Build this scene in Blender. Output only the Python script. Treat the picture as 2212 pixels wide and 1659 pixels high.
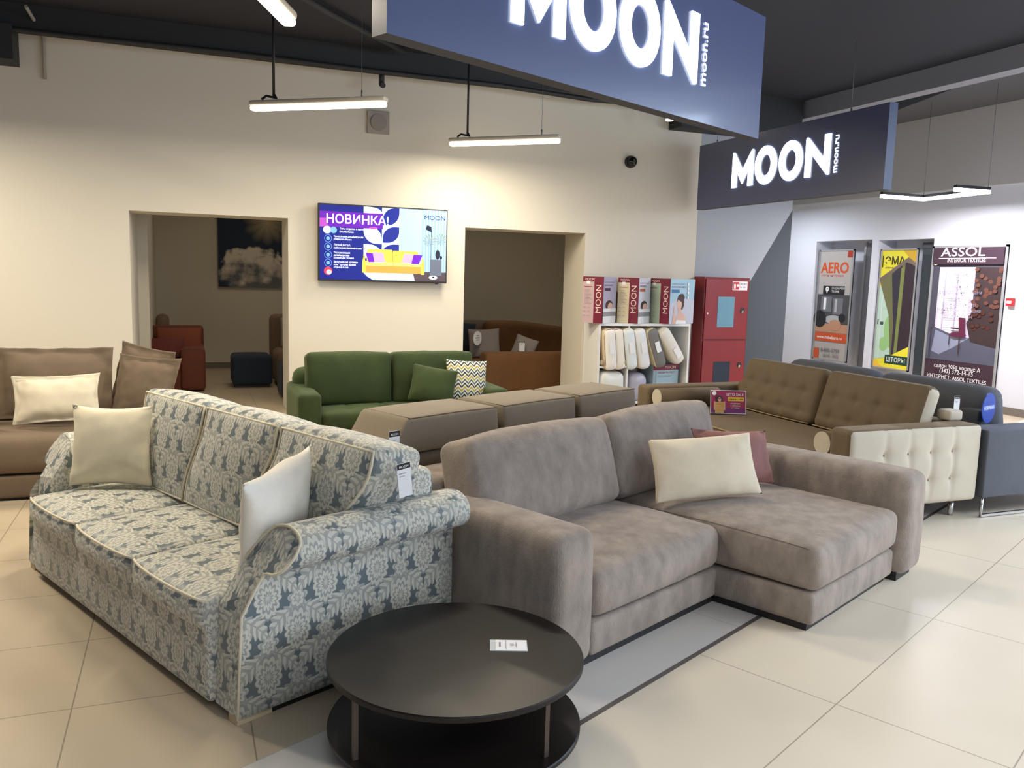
import bpy, bmesh, math, random
from mathutils import Matrix, Vector, Euler, noise as mnoise
R = math.radians
random.seed(4)
for o in list(bpy.data.objects): bpy.data.objects.remove(o)
SC = bpy.context.scene
C = SC.collection

# ------------------------------------------------------------------ camera, world, lights, exposure
cam_d = bpy.data.cameras.new('camera'); cam = bpy.data.objects.new('camera', cam_d); C.objects.link(cam)
YAW, PIT, ROL = R(68.43), R(7.35), R(1.59)
fw = Vector((math.cos(YAW)*math.cos(PIT), math.sin(YAW)*math.cos(PIT), -math.sin(PIT)))
rt = Vector((math.sin(YAW), -math.cos(YAW), 0)); up = rt.cross(fw)
rt2 = rt*math.cos(ROL)+up*math.sin(ROL); up2 = up*math.cos(ROL)-rt*math.sin(ROL)
mw = Matrix((rt2, up2, -fw)).transposed().to_4x4(); mw.translation = Vector((0, 0, 1.6))
cam.matrix_world = mw
cam_d.sensor_width = 36; cam_d.lens = 1815/2212*36; cam_d.clip_end = 100; cam_d.clip_start = .05
SC.camera = cam
w = bpy.data.worlds.new('world'); SC.world = w; w.use_nodes = True
w.node_tree.nodes['Background'].inputs[0].default_value = (.80, .88, 1.0, 1)
w.node_tree.nodes['Background'].inputs[1].default_value = 0.2
SC.view_settings.view_transform = 'Standard'; SC.view_settings.look = 'None'
SC.view_settings.gamma = 1; SC.view_settings.exposure = 0.55; SC.view_settings.use_curve_mapping = False
def area(name, loc, rot, sx, sy, power, col, spread=180):
    l = bpy.data.lights.new(name, 'AREA'); l.shape = 'RECTANGLE'; l.size = sx; l.size_y = sy
    l.energy = power; l.color = col; l.spread = R(spread)
    o = bpy.data.objects.new(name, l); C.objects.link(o); o.location = loc; o.rotation_euler = rot
    return o
WARM = (1.0, .89, .71); COOL = (.88, .93, 1.0)
# ceiling luminaires of the mall hall (behind and beside the camera) and of the showroom
area('hall_light', (1.5, -1.6, 3.85), (0, 0, 0), 5, 2.0, 115, COOL, 125)
area('hall_light', (6.3, 0.4, 3.85), (0, 0, 0), 3, 2.0, 130, COOL, 125)
area('hall_light', (8.8, 3.6, 3.7), (0, 0, 0), 1.4, 2.4, 90, COOL, 130)
area('shopfront_daylight', (6.5, -4.6, 2.0), (R(84), 0, R(24)), 6, 2.8, 170, (.76, .87, 1.0))
area('side_window_daylight', (9.6, 1.2, 3.1), (0, R(90), 0), 1.5, 5.5, 170, (.66, .80, 1.0))
area('showroom_light', (-2.4, 8.0, 2.97), (0, 0, R(-40)), 1.25, .1, 55, WARM)
area('showroom_light', (-1.6, 5.2, 2.95), (0, 0, R(-40)), 1.25, .1, 40, WARM)
area('showroom_light', (2.3, 5.6, 3.4), (0, 0, R(-40)), 1.25, .1, 40, WARM)
area('corridor_fill', (8.75, 11.3, 2.85), (0, 0, R(80)), 1.5, .2, 30, COOL)  # added fill without a fitting, brightens the far part of the right wall
area('back_room_light', (1.2, 12.2, 2.9), (0, 0, 0), .6, .6, 6, WARM)
area('back_room_light', (5.0, 12.0, 2.9), (0, 0, 0), .6, .6, 7, WARM)

# ------------------------------------------------------------------ helpers: colour, materials
def lin(c):
    c = c/255
    return c/12.92 if c <= .04045 else ((c+.055)/1.055)**2.4
def col(*a): return (lin(a[0]), lin(a[1]), lin(a[2]), 1)
MC = {}
def M(name, rgb, rough=.75, metal=0, var=0, vscale=6, bump=0, bscale=200, sheen=0, emit=0, spec=.5, stretch=None, coat=0):
    if name in MC: return MC[name]
    m = bpy.data.materials.new(name); m.use_nodes = True; nt = m.node_tree; b = nt.nodes['Principled BSDF']
    base = col(*rgb); b.inputs['Base Color'].default_value = base
    b.inputs['Roughness'].default_value = rough; b.inputs['Metallic'].default_value = metal
    b.inputs['Specular IOR Level'].default_value = spec
    if sheen: b.inputs['Sheen Weight'].default_value = sheen; b.inputs['Sheen Roughness'].default_value = .4; b.inputs['Sheen Tint'].default_value = tuple(min(1, x*1.8+.1) for x in base[:3])+(1,)
    if coat: b.inputs['Coat Weight'].default_value = coat; b.inputs['Coat Roughness'].default_value = .1
    if emit:
        b.inputs['Emission Color'].default_value = base; b.inputs['Emission Strength'].default_value = emit
    tc = nt.nodes.new('ShaderNodeTexCoord'); vec = tc.outputs['Object']
    if stretch:
        mp = nt.nodes.new('ShaderNodeMapping'); mp.inputs['Scale'].default_value = stretch
        nt.links.new(vec, mp.inputs['Vector']); vec = mp.outputs['Vector']
    n = nt.nodes.new('ShaderNodeTexNoise'); n.inputs['Scale'].default_value = vscale; n.inputs['Detail'].default_value = 6
    n.inputs['Roughness'].default_value = .62
    nt.links.new(vec, n.inputs['Vector'])
    if var:
        cr = nt.nodes.new('ShaderNodeValToRGB'); cr.color_ramp.elements[0].position = .32; cr.color_ramp.elements[1].position = .68
        cr.color_ramp.elements[0].color = tuple(x*(1-var) for x in base[:3])+(1,)
        cr.color_ramp.elements[1].color = tuple(min(1, x*(1+var)) for x in base[:3])+(1,)
        nt.links.new(n.outputs['Fac'], cr.inputs['Fac']); nt.links.new(cr.outputs['Color'], b.inputs['Base Color'])
    if bump:
        n2 = nt.nodes.new('ShaderNodeTexNoise'); n2.inputs['Scale'].default_value = bscale; n2.inputs['Detail'].default_value = 3
        nt.links.new(vec, n2.inputs['Vector'])
        bp = nt.nodes.new('ShaderNodeBump'); bp.inputs['Strength'].default_value = bump; bp.inputs['Distance'].default_value = .004
        nt.links.new(n2.outputs['Fac'], bp.inputs['Height']); nt.links.new(bp.outputs['Normal'], b.inputs['Normal'])
    MC[name] = m
    return m
class X:                      # tiny expression layer over Math nodes
    nt = None
    def __init__(s, v): s.v = v
    @staticmethod
    def op(kind, *a):
        n = X.nt.nodes.new('ShaderNodeMath'); n.operation = kind
        for i, q in enumerate(a):
            if isinstance(q, X): q = q.v
            if isinstance(q, (int, float)): n.inputs[i].default_value = q
            else: X.nt.links.new(q, n.inputs[i])
        return X(n.outputs[0])
    def __add__(s, o): return X.op('ADD', s, o)
    __radd__ = __add__
    def __sub__(s, o): return X.op('SUBTRACT', s, o)
    def __rsub__(s, o): return X.op('SUBTRACT', o, s)
    def __mul__(s, o): return X.op('MULTIPLY', s, o)
    __rmul__ = __mul__
    def __truediv__(s, o): return X.op('DIVIDE', s, o)
def xabs(a): return X.op('ABSOLUTE', a)
def xsin(a): return X.op('SINE', a)
def xcos(a): return X.op('COSINE', a)
def xmax(a, b): return X.op('MAXIMUM', a, b)
def xmin(a, b): return X.op('MINIMUM', a, b)
def xpow(a, b): return X.op('POWER', a, b)
def xsqrt(a): return X.op('SQRT', a)
def xatan2(a, b): return X.op('ARCTAN2', a, b)
def xwrap(a, lo, hi): return X.op('WRAP', a, hi, lo)
def xstep(a, k=60): # smooth clamp of a*k to 0..1
    n = X.op('MULTIPLY', a, k); r = X.op('ADD', n, .5); r.v.node.use_clamp = True
    return r
def new_mat(name):
    m = bpy.data.materials.new(name); m.use_nodes = True; X.nt = m.node_tree; MC[name] = m
    return m, m.node_tree, m.node_tree.nodes['Principled BSDF']
def mixc(nt, fac, a, b):
    n = nt.nodes.new('ShaderNodeMix'); n.data_type = 'RGBA'
    nt.links.new(fac.v if isinstance(fac, X) else fac, n.inputs['Factor'])
    for q, s in ((a, 'A'), (b, 'B')):
        k = [i for i in n.inputs if i.name == s and i.type == 'RGBA'][0]
        if isinstance(q, tuple): k.default_value = q
        else: nt.links.new(q, k)
    return [o for o in n.outputs if o.type == 'RGBA'][0]
def damask():
    m, nt, b = new_mat('damask_fabric')
    uvn = nt.nodes.new('ShaderNodeTexCoord'); sp = nt.nodes.new('ShaderNodeSeparateXYZ')
    nt.links.new(uvn.outputs['UV'], sp.inputs[0])
    nz = nt.nodes.new('ShaderNodeTexNoise'); nz.inputs['Scale'].default_value = 30; nz.inputs['Detail'].default_value = 2
    nt.links.new(uvn.outputs['UV'], nz.inputs['Vector'])
    wob = (X(nz.outputs['Fac'])-.5)*.10
    u = X(sp.outputs[0])/.120+wob; v = X(sp.outputs[1])/.148-wob
    def pine(x, y):
        ax = xabs(x); th = xatan2(ax, y+.02); r = xsqrt(x*x*1.05+(y*y)*.80)
        lobes = xabs(xsin(th*6.5))
        Rr = .40+lobes*.075+xpow(xabs(xcos(th)), 8)*.09-xpow(xabs(xsin(th*.5)), 8)*.05
        mask = xstep(Rr-r, 26)
        ring = xsin((r*34.)-lobes*3.2)
        return mask, xstep(ring-.30, 1.8)*.85
    def leafpair(x, y):
        ax = xabs(x); yy = y+.02
        t = ax*.80+yy*.60; s = yy*.80-ax*.60
        s = s-xsin(xmin(t, 1.05)*3.)*.07
        wd = xsin(xmin(xmax(t*2.95, 0), 3.14159))*.30
        ser = xabs(xsin(t*14.+xabs(s)*10.))
        mask = xstep(wd*(.62+ser*.48)-xabs(s)-.008, 26)
        vein = xstep(xsin(t*28.+xabs(s)*20.)-.15, 2.)*.7
        mid = xstep(.016-xabs(s), 40)
        y2 = y+.20; rr = xsqrt(x*x+y2*y2*1.15); th = xatan2(x, y2)
        m2 = xstep(.22+xabs(xsin(th*3.5))*.13-rr, 26)
        v2 = xstep(xsin(rr*40.-xabs(xsin(th*3.5))*3.)-.2, 2.)*.7
        return xmax(mask, m2), xmax(xmax(vein, mid*.8)*mask, v2*m2*(1-mask))
    ms, vs = None, None
    for dx, dy, f in ((0, 0, pine), (1, 1, pine), (1, 0, leafpair), (0, 1, leafpair)):
        a, bb = f(xwrap(u-dx, -1, 1), xwrap(v-dy, -1, 1))
        bb = bb*a
        ms = a if ms is None else xmax(ms, a); vs = bb if vs is None else xmax(vs, bb)
    leaf = mixc(nt, vs, col(206, 203, 189), col(144, 147, 144))
    c = mixc(nt, ms, col(104, 114, 118), leaf)
    nt.links.new(c, b.inputs['Base Color'])
    nt.links.new((ms*.25+.42).v, b.inputs['Roughness'])
    b.inputs['Sheen Weight'].default_value = .15
    bp = nt.nodes.new('ShaderNodeBump'); bp.inputs['Strength'].default_value = .25; bp.inputs['Distance'].default_value = .003
    nt.links.new((ms-vs*.5).v, bp.inputs['Height']); nt.links.new(bp.outputs['Normal'], b.inputs['Normal'])
    return m
def zigzag():
    m, nt, b = new_mat('zigzag_fabric')
    uvn = nt.nodes.new('ShaderNodeTexCoord'); sp = nt.nodes.new('ShaderNodeSeparateXYZ')
    nt.links.new(uvn.outputs['Object'], sp.inputs[0])
    x = X(sp.outputs[0]); y = X(sp.outputs[1])
    ph = y/.0165-xabs(xwrap(x/.030, -1, 1))*2.1
    s = xwrap(ph, 0, 6)
    cs = [col(226, 224, 205), col(40, 48, 62), col(226, 224, 205), col(70, 96, 110), col(226, 224, 205), col(178, 160, 78)]
    c = cs[0]
    for i in range(1, 6):
        c = mixc(nt, xstep(s-float(i), 20), c, cs[i])
    nt.links.new(c, b.inputs['Base Color']); b.inputs['Roughness'].default_value = .85
    return m
def tiles(name, ang, tw, th, ox, oy, c1, c2, grout, gw=.0025):
    m, nt, b = new_mat(name)
    tc = nt.nodes.new('ShaderNodeTexCoord'); sp = nt.nodes.new('ShaderNodeSeparateXYZ')
    nt.links.new(tc.outputs['Object'], sp.inputs[0])
    x = X(sp.outputs[0]); y = X(sp.outputs[1]); ca, sa = math.cos(ang), math.sin(ang)
    a = (x*ca+y*sa-ox)/tw; n = (y*ca-x*sa-oy)/th
    da = xabs(xwrap(a, -.5, .5))*tw; dn = xabs(xwrap(n, -.5, .5))*th
    line = xstep(gw-xmin(da, dn), 500)
    nz = nt.nodes.new('ShaderNodeTexNoise'); nz.inputs['Scale'].default_value = 1.3; nz.inputs['Detail'].default_value = 4; nz.inputs['Roughness'].default_value = .45
    nt.links.new(tc.outputs['Object'], nz.inputs['Vector'])
    cell = X.op('FRACT', xsin(X.op('FLOOR', a)*12.9898+X.op('FLOOR', n)*78.233)*43758.5)
    f = xstep(X(nz.outputs['Fac'])-.5+(cell-.5)*.10, 1.3)
    base = mixc(nt, f, c1, c2)
    nt.links.new(mixc(nt, line, base, grout), b.inputs['Base Color'])
    nt.links.new((X(nz.outputs['Fac'])*.10+.32).v, b.inputs['Roughness'])
    b.inputs['Specular IOR Level'].default_value = .35
    return m

# ------------------------------------------------------------------ helpers: objects
def tag(o, label=None, cat=None, group=None, kind=None):
    for k, v in (('label', label), ('category', cat), ('group', group), ('kind', kind)):
        if v: o[k] = v
    return o
def thing(name, label, cat, loc=(0, 0, 0), rotz=0, group=None):
    o = bpy.data.objects.new(name, None); C.objects.link(o); o.empty_display_size = .1
    o.location = loc; o.rotation_euler = (0, 0, rotz)
    return tag(o, label, cat, group)
def obj(name, bm, mats, parent=None, loc=None, rot=None, smooth=None, uv=False, label=None):
    me = bpy.data.meshes.new(name)
    bmesh.ops.recalc_face_normals(bm, faces=bm.faces)
    if smooth is not None:
        for f in bm.faces: f.smooth = smooth
    if uv:
        l = bm.loops.layers.uv.new('UVMap')
        for f in bm.faces:
            n = f.normal; ax = max(range(3), key=lambda i: abs(n[i]))
            for lp in f.loops:
                c = lp.vert.co
                lp[l].uv = (c.y, c.z) if ax == 0 else (c.x, c.z) if ax == 1 else (c.x, c.y)
    bm.to_mesh(me); bm.free()
    for mm in (mats if isinstance(mats, (list, tuple)) else [mats]): me.materials.append(mm)
    o = bpy.data.objects.new(name, me); C.objects.link(o)
    if parent: o.parent = parent
    if loc: o.location = loc
    if rot: o.rotation_euler = rot
    if label: o['label'] = label
    return o
def struct(name, bm, mats, **k):
    o = obj(name, bm, mats, **k); o['kind'] = 'structure'; return o
def BM(): return bmesh.new()
def box(bm, x0, x1, y0, y1, z0, z1, mat=0, bev=0):
    vs = [bm.verts.new(p) for p in ((x0, y0, z0), (x1, y0, z0), (x1, y1, z0), (x0, y1, z0), (x0, y0, z1), (x1, y0, z1), (x1, y1, z1), (x0, y1, z1))]
    fs = [bm.faces.new([vs[i] for i in q]) for q in ((0, 3, 2, 1), (4, 5, 6, 7), (0, 1, 5, 4), (1, 2, 6, 5), (2, 3, 7, 6), (3, 0, 4, 7))]
    for f in fs: f.material_index = mat; f.smooth = False
    if bev:
        r = bmesh.ops.bevel(bm, geom=list({e for f in fs for e in f.edges}), offset=bev, segments=3, affect='EDGES', profile=.5)
        for f in r['faces']: f.material_index = mat
    return bm
def prism(bm, pts, z0, z1, mat=0, axis='z'):
    def mk(p, h):
        return {'z': (p[0], p[1], h), 'y': (p[0], h, p[1]), 'x': (h, p[0], p[1])}[axis]
    a = [bm.verts.new(mk(p, z0)) for p in pts]; b = [bm.verts.new(mk(p, z1)) for p in pts]
    n = len(pts); fs = [bm.faces.new(a[::-1]), bm.faces.new(b)]
    for i in range(n): fs.append(bm.faces.new((a[i], a[(i+1) % n], b[(i+1) % n], b[i])))
    for f in fs: f.material_index = mat
    return bm
def cyl(bm, p0, p1, r, seg=20, r2=None, mat=0, smooth=True):
    p0 = Vector(p0); p1 = Vector(p1); d = (p1-p0).normalized()
    a = d.orthogonal().normalized(); b = d.cross(a); r2 = r if r2 is None else r2
    A = [bm.verts.new(p0+(a*math.cos(t)+b*math.sin(t))*r) for t in [2*math.pi*i/seg for i in range(seg)]]
    B = [bm.verts.new(p1+(a*math.cos(t)+b*math.sin(t))*r2) for t in [2*math.pi*i/seg for i in range(seg)]]
    for q in (bm.faces.new(A), bm.faces.new(B)): q.material_index = mat; q.smooth = False
    for i in range(seg):
        f = bm.faces.new((A[i], A[(i+1) % seg], B[(i+1) % seg], B[i])); f.smooth = smooth; f.material_index = mat
    return bm
def tube(bm, pts, r, closed=False, seg=8, mat=0):
    P = [Vector(p) for p in pts]; n = len(P); rings = []
    nrm = None
    for i in range(n):
        if closed: d = (P[(i+1) % n]-P[i-1]).normalized()
        else: d = (P[min(i+1, n-1)]-P[max(i-1, 0)]).normalized()
        if nrm is None: nrm = d.orthogonal().normalized()
        nrm = (nrm-d*nrm.dot(d)); nrm = nrm.normalized() if nrm.length > 1e-6 else d.orthogonal().normalized()
        b = d.cross(nrm)
        rings.append([bm.verts.new(P[i]+(nrm*math.cos(2*math.pi*k/seg)+b*math.sin(2*math.pi*k/seg))*r) for k in range(seg)])
    m = n if closed else n-1
    for i in range(m):
        A, B = rings[i], rings[(i+1) % n]
        off = 0
        if closed and i == n-1:
            off = min(range(seg), key=lambda o: (A[0].co-B[o].co).length)
        for k in range(seg):
            f = bm.faces.new((A[k], A[(k+1) % seg], B[(k+1+off) % seg], B[(k+off) % seg])); f.smooth = True; f.material_index = mat
    if not closed:
        bm.faces.new(rings[0][::-1]); bm.faces.new(rings[-1])
    return bm
def soft(bm, x0, x1, y0, y1, z0, z1, r=.04, crown=(0, 0, 0, 0, 0, 0), n=8, deform=None, mat=0, wob=0, seed=0, M4=None, step=.05):
    """rounded upholstered block; crown = bulge of (-x,+x,-y,+y,-z,+z) faces"""
    c = Vector(((x0+x1)/2, (y0+y1)/2, (z0+z1)/2)); h = [(x1-x0)/2, (y1-y0)/2, (z1-z0)/2]
    r = min(r, min(h)*.98)
    def params(hh):
        out = [-hh, -hh+.18*r, -hh+.5*r, -hh+r]
        k = max(2, min(n, int((2*hh-2*r)/step)+1)); a, b = -hh+r, hh-r
        out += [a+(b-a)*i/k for i in range(1, k)]
        return out+[hh-r, hh-.5*r, hh-.18*r, hh]
    pr = [params(hh) for hh in h]
    new = []
    for ax in range(3):
        a1, a2 = (ax+1) % 3, (ax+2) % 3
        for s in (-1, 1):
            grid = []
            for u in pr[a1]:
                row = []
                for v in pr[a2]:
                    p = [0, 0, 0]; p[ax] = s*h[ax]; p[a1] = u; p[a2] = v
                    q = [max(-(h[i]-r), min(h[i]-r, p[i])) for i in range(3)]
                    d = Vector([p[i]-q[i] for i in range(3)])
                    P = Vector(q)+d.normalized()*r if d.length > 1e-9 else Vector(p)
                    row.append(P)
                grid.append(row)
            vg = []
            for row in grid:
                vr = []
                for P in row:
                    nx = [P[i]/h[i] for i in range(3)]
                    D = Vector((0, 0, 0))
                    for i in range(3):
                        j, k = (i+1) % 3, (i+2) % 3
                        fa = max(0, 1-nx[j]**2)*max(0, 1-nx[k]**2); fa = fa**.8
                        if nx[i] > 0: D[i] += crown[2*i+1]*fa*nx[i]**2
                        else: D[i] -= crown[2*i]*fa*nx[i]**2
                    Q = c+P+D
                    if wob:
                        nv = mnoise.noise_vector(Q*5.5+Vector((seed, seed*2, 0)))+mnoise.noise_vector(Q*13+Vector((seed, 0, 3)))*.4
                        Q = Q+nv*wob
                    if deform: Q = deform(Q)
                    if M4: Q = M4 @ Q
                    vr.append(bm.verts.new(Q))
                vg.append(vr)
            new += [v for rr in vg for v in rr]
            for i in range(len(vg)-1):
                for j in range(len(vg[0])-1):
                    f = bm.faces.new((vg[i][j], vg[i+1][j], vg[i+1][j+1], vg[i][j+1])); f.smooth = True; f.material_index = mat
    bmesh.ops.remove_doubles(bm, verts=new, dist=1e-5)
    return bm
def lean(y, z, ang, x=0):   # rotate about x axis through (y,z); positive leans the top backwards (+y)
    return Matrix.Translation((x, y, z)) @ Matrix.Rotation(-ang, 4, 'X') @ Matrix.Translation((-x, -y, -z))
def pillow_bm(w, h, t, pinch=.05, flange=0, n=20, seed=0, wr=.006, sag=0):
    bm = BM()
    expo = .8 if flange else .55
    if flange: n = 34
    def prof(a): return max(0, 1-min(1, abs(a))**2.4)
    W, H = w/2+flange, h/2+flange
    for s in (1, -1):
        g = []
        for i in range(n+1):
            row = []
            for j in range(n+1):
                a = -1+2*i/n; b = -1+2*j/n
                a = math.sin(a*math.pi/2)*.5+a*.5; b = math.sin(b*math.pi/2)*.5+b*.5
                x = a*W*(1-pinch*(1-b*b)*abs(a)); y = b*H*(1-pinch*(1-a*a)*abs(b))
                ai, bi = a*W/(w/2), b*H/(h/2)
                p = prof(ai)*prof(bi)
                z = s*t/2*p**expo
                border = i in (0, n) or j in (0, n)
                if flange and not border: z += s*.003
                k = mnoise.noise(Vector((x*7+seed, y*7, s*3.)))+.5*mnoise.noise(Vector((x*16, y*16+seed, s)))
                edge = (a*a+b*b)/2
                if p > 0: z += s*wr*k*(1.5*edge+.4)
                if flange:
                    q = max(0, max(abs(a), abs(b))-.8)/.2
                    z += q*.018*(mnoise.noise(Vector((x*8+seed, y*8, 1)))+.6*mnoise.noise(Vector((x*18, y*18+seed, 5))))
                if sag: x *= 1+sag*(.5-(b+1)/2)*.3; z *= 1+sag*(.5-(b+1)/2)
                row.append(bm.verts.new((x, y+H, z)))
            g.append(row)
        for i in range(n):
            for j in range(n):
                f = bm.faces.new((g[i][j], g[i+1][j], g[i+1][j+1], g[i][j+1])); f.smooth = True
    bmesh.ops.remove_doubles(bm, verts=bm.verts, dist=1e-5)
    return bm
def orient(phi, lean_a, roll=0):
    n = Vector((math.cos(phi)*math.cos(lean_a), math.sin(phi)*math.cos(lean_a), math.sin(lean_a)))
    u = Vector((-math.cos(phi)*math.sin(lean_a), -math.sin(phi)*math.sin(lean_a), math.cos(lean_a)))
    x = u.cross(n)
    m = Matrix((x, u, n)).transposed()
    return (m @ Matrix.Rotation(roll, 3, 'Z')).to_euler()
def pillow(name, label, mat, loc, phi, lean_a, w, h, t, roll=0, group=None, cat='cushion', seam=None, **k):
    bm = pillow_bm(w, h, t, **k)
    o = obj(name, bm, mat, loc=loc, rot=orient(phi, lean_a, roll))
    tag(o, label, cat, group)
    if seam:
        pin = k.get('pinch', .05); pts = []
        for q in range(4):
            for i in range(14):
                s = -1+2*i/14; a, b = [(s, -1), (1, s), (-s, 1), (-1, -s)][q]
                pts.append((a*w/2*(1-pin*(1-b*b)*abs(a)), b*h/2*(1-pin*(1-a*a)*abs(b))+h/2, 0))
        obj('seam', tube(BM(), pts, .003, closed=True), seam, o)
    return o
TXT = {}
def text_bm(bm, s, x, y, size, mat=0, align='LEFT', M4=None, bold=0, ext=0, sx=1, rot=0):
    key = (s, align, bold)
    if key not in TXT:
        c = bpy.data.curves.new('t', 'FONT'); c.body = s; c.align_x = align; c.size = 1; c.offset = bold; c.resolution_u = 3
        o = bpy.data.objects.new('t', c); C.objects.link(o)
        dg = bpy.context.evaluated_depsgraph_get(); me = bpy.data.meshes.new_from_object(o.evaluated_get(dg))
        TXT[key] = ([tuple(v.co) for v in me.vertices], [tuple(p.vertices) for p in me.polygons])
        bpy.data.objects.remove(o); bpy.data.curves.remove(c); bpy.data.meshes.remove(me)
    vs, fs = TXT[key]; ca, sa = math.cos(rot), math.sin(rot)
    def tr(p):
        a, b = p[0]*size*sx, p[1]*size
        q = Vector((x+a*ca-b*sa, y+a*sa+b*ca, 0)); return M4 @ q if M4 else q
    V = [bm.verts.new(tr(p)) for p in vs]
    for f in fs:
        try:
            q = bm.faces.new([V[i] for i in f]); q.material_index = mat
        except ValueError: pass
    return bm
def frame(origin, xd, yd):
    xd = Vector(xd).normalized(); yd = Vector(yd).normalized(); z = xd.cross(yd)
    m = Matrix((xd, yd, z)).transposed().to_4x4(); m.translation = Vector(origin); return m
def art(name, parent, M4, shapes, mats, step=.0006, label=None):
    """printed graphic: thin layered shapes in plane coordinates (metres)"""
    names = list(mats); bm = BM(); z = .0008
    for s in shapes:
        k = s[0]; m = names.index(s[-1] if k != 'text' else s[5])
        T = M4 @ Matrix.Translation((0, 0, z)); z += step
        if k == 'rect':
            pts = [(s[1], s[2]), (s[3], s[2]), (s[3], s[4]), (s[1], s[4])]
        elif k == 'poly': pts = s[1]
        elif k == 'ell': pts = [(s[1]+s[3]*math.cos(t), s[2]+s[4]*math.sin(t)) for t in [2*math.pi*i/28 for i in range(28)]]
        elif k == 'text':
            text_bm(bm, s[1], s[2], s[3], s[4], mat=m, M4=T, **(s[6] if len(s) > 6 else {})); continue
        f = bm.faces.new([bm.verts.new(T @ Vector((p[0], p[1], 0))) for p in pts]); f.material_index = m
    me = bpy.data.meshes.new(name); bm.normal_update(); bm.to_mesh(me); bm.free()
    for q in names: me.materials.append(mats[q])
    o = bpy.data.objects.new(name, me); C.objects.link(o)
    if parent: o.parent = parent
    if label: o['label'] = label
    return o
def leafq(x0, y0, x1, y1, a, b):   # rectangle with two opposite round corners
    W, H = x1-x0, y1-y0; pts = []; N = 10
    cs = [(x0, y0), (x1, y0), (x1, y1), (x0, y1)]
    for i, (cx, cy) in enumerate(cs):
        if i in (a, b):
            rx, ry = W*.72, H*.72
            ox = cx+(rx if i in (0, 3) else -rx); oy = cy+(ry if i in (0, 1) else -ry)
            st = [math.pi, 1.5*math.pi, 0, .5*math.pi][i]
            for k in range(N+1):
                t = st+k/N*math.pi/2; pts.append((ox+rx*math.cos(t), oy+ry*math.sin(t)))
        else: pts.append((cx, cy))
    return pts

# ------------------------------------------------------------------ materials
m_wall = M('shop_wall_paint', (214, 207, 192), .9, bump=.08, bscale=90)
m_wallgrey = M('grey_wall_paint', (168, 172, 178), .9)
m_walldark = M('dark_grey_wall_paint', (80, 86, 92), .9)
m_wallwhite = M('white_wall_paint', (218, 220, 230), .85)
m_wallbeige = M('upper_wall_paint', (186, 184, 184), .9)
m_ceil = M('dark_ceiling_paint', (36, 38, 48), .8)
m_black = M('black_plastic', (26, 26, 28), .5)
m_duct = M('dark_duct', (34, 35, 37), .6)
m_teal = M('teal_paint', (96, 140, 150), .9)
m_skirt = M('grey_skirting_tile', (120, 112, 104), .5)
m_white = M('white_laminate', (232, 232, 230), .45)
m_chrome = M('chrome', (215, 218, 222), .12, metal=1)
m_damask = damask(); m_piping = M('cream_piping', (222, 212, 188), .7)
m_cream = M('cream_cotton', (232, 222, 196), .9, var=.05, vscale=9, bump=.25, bscale=300, sheen=.2)
m_cream2 = M('white_cotton', (240, 234, 222), .9, var=.04, vscale=9, bump=.25, bscale=300)
m_taupe = M('taupe_velour', (147, 135, 125), .85, var=.24, vscale=11, bump=.7, bscale=170, sheen=.4, stretch=(1, 1, .5))
m_sand = M('sand_suede', (128, 116, 99), .9, var=.05, vscale=5, bump=.12, bscale=350, sheen=.35)
m_seam = M('dark_seam', (84, 72, 60), .9)
m_knit = M('beige_knit', (172, 156, 132), .95, var=.2, vscale=140, bump=.8, bscale=160)
m_green = M('green_velvet', (46, 62, 20), .8, var=.2, vscale=5, sheen=.7, bump=.1)
m_olive = M('olive_brown_velvet', (100, 84, 62), .75, var=.10, vscale=4, sheen=.5)
m_beigevel = M('pale_beige_velvet', (190, 180, 162), .75, var=.05, vscale=4, sheen=.4)
m_brownlin = M('brown_linen', (118, 101, 83), .95, var=.05, vscale=6, sheen=.08, bump=.3, bscale=260)
m_greyup = M('slate_grey_fabric', (84, 87, 95), .9, var=.06, vscale=6, sheen=.3)
m_pink = M('dusty_pink_velvet', (138, 94, 88), .8, var=.12, vscale=8, sheen=.5)
m_rust = M('rust_velvet', (96, 46, 28), .8, var=.15, vscale=8, sheen=.4)
m_mustard = M('mustard_brown_velvet', (100, 66, 32), .8, var=.1, vscale=5, sheen=.4)
m_navyfab = M('navy_fabric', (26, 38, 54), .85, sheen=.3)
m_greypil = M('grey_pillow_fabric', (138, 128, 124), .9)
m_table = M('dark_wenge_laminate', (25, 20, 18), .36, var=.12, vscale=3, stretch=(1, 14, 1), spec=.28)
m_tleg = M('bronze_steel', (88, 76, 68), .45, metal=.6)
m_red = M('red_enamel', (134, 18, 25), .3, var=.06, vscale=3, coat=.3)
m_reddark = M('red_enamel_dark', (118, 16, 22), .35)
m_bluegl = M('blue_film_window', (104, 150, 170), .3)
m_navygl = M('dark_window', (24, 40, 58), .25)
m_navy = M('navy_sign_panel', (74, 84, 124), .3, spec=.6, coat=.6)
m_navyside = M('navy_sign_edge', (36, 50, 84), .4)
m_under = M('sign_underside', (62, 62, 68), .7)
m_letter = M('lit_letter', (232, 242, 255), .5, emit=2.6)
m_lamp = M('lamp_diffuser', (255, 238, 205), .5, emit=9)
m_lampc = M('cool_lamp_diffuser', (240, 245, 255), .5, emit=7)
m_lampb = M('lamp_housing', (196, 190, 180), .5)
m_wire = M('steel_wire', (120, 120, 122), .5, metal=.5)
m_paper = M('white_paper', (236, 236, 238), .6)
m_ink = M('black_ink', (24, 24, 28), .7)
m_greyink = M('grey_ink', (110, 110, 114), .7)
m_clear = M('clear_acrylic', (214, 218, 220), .1)
m_crim = M('crimson_print', (116, 20, 48), .5)
m_alu = M('aluminium_frame', (176, 178, 180), .4, metal=.5)
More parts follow.
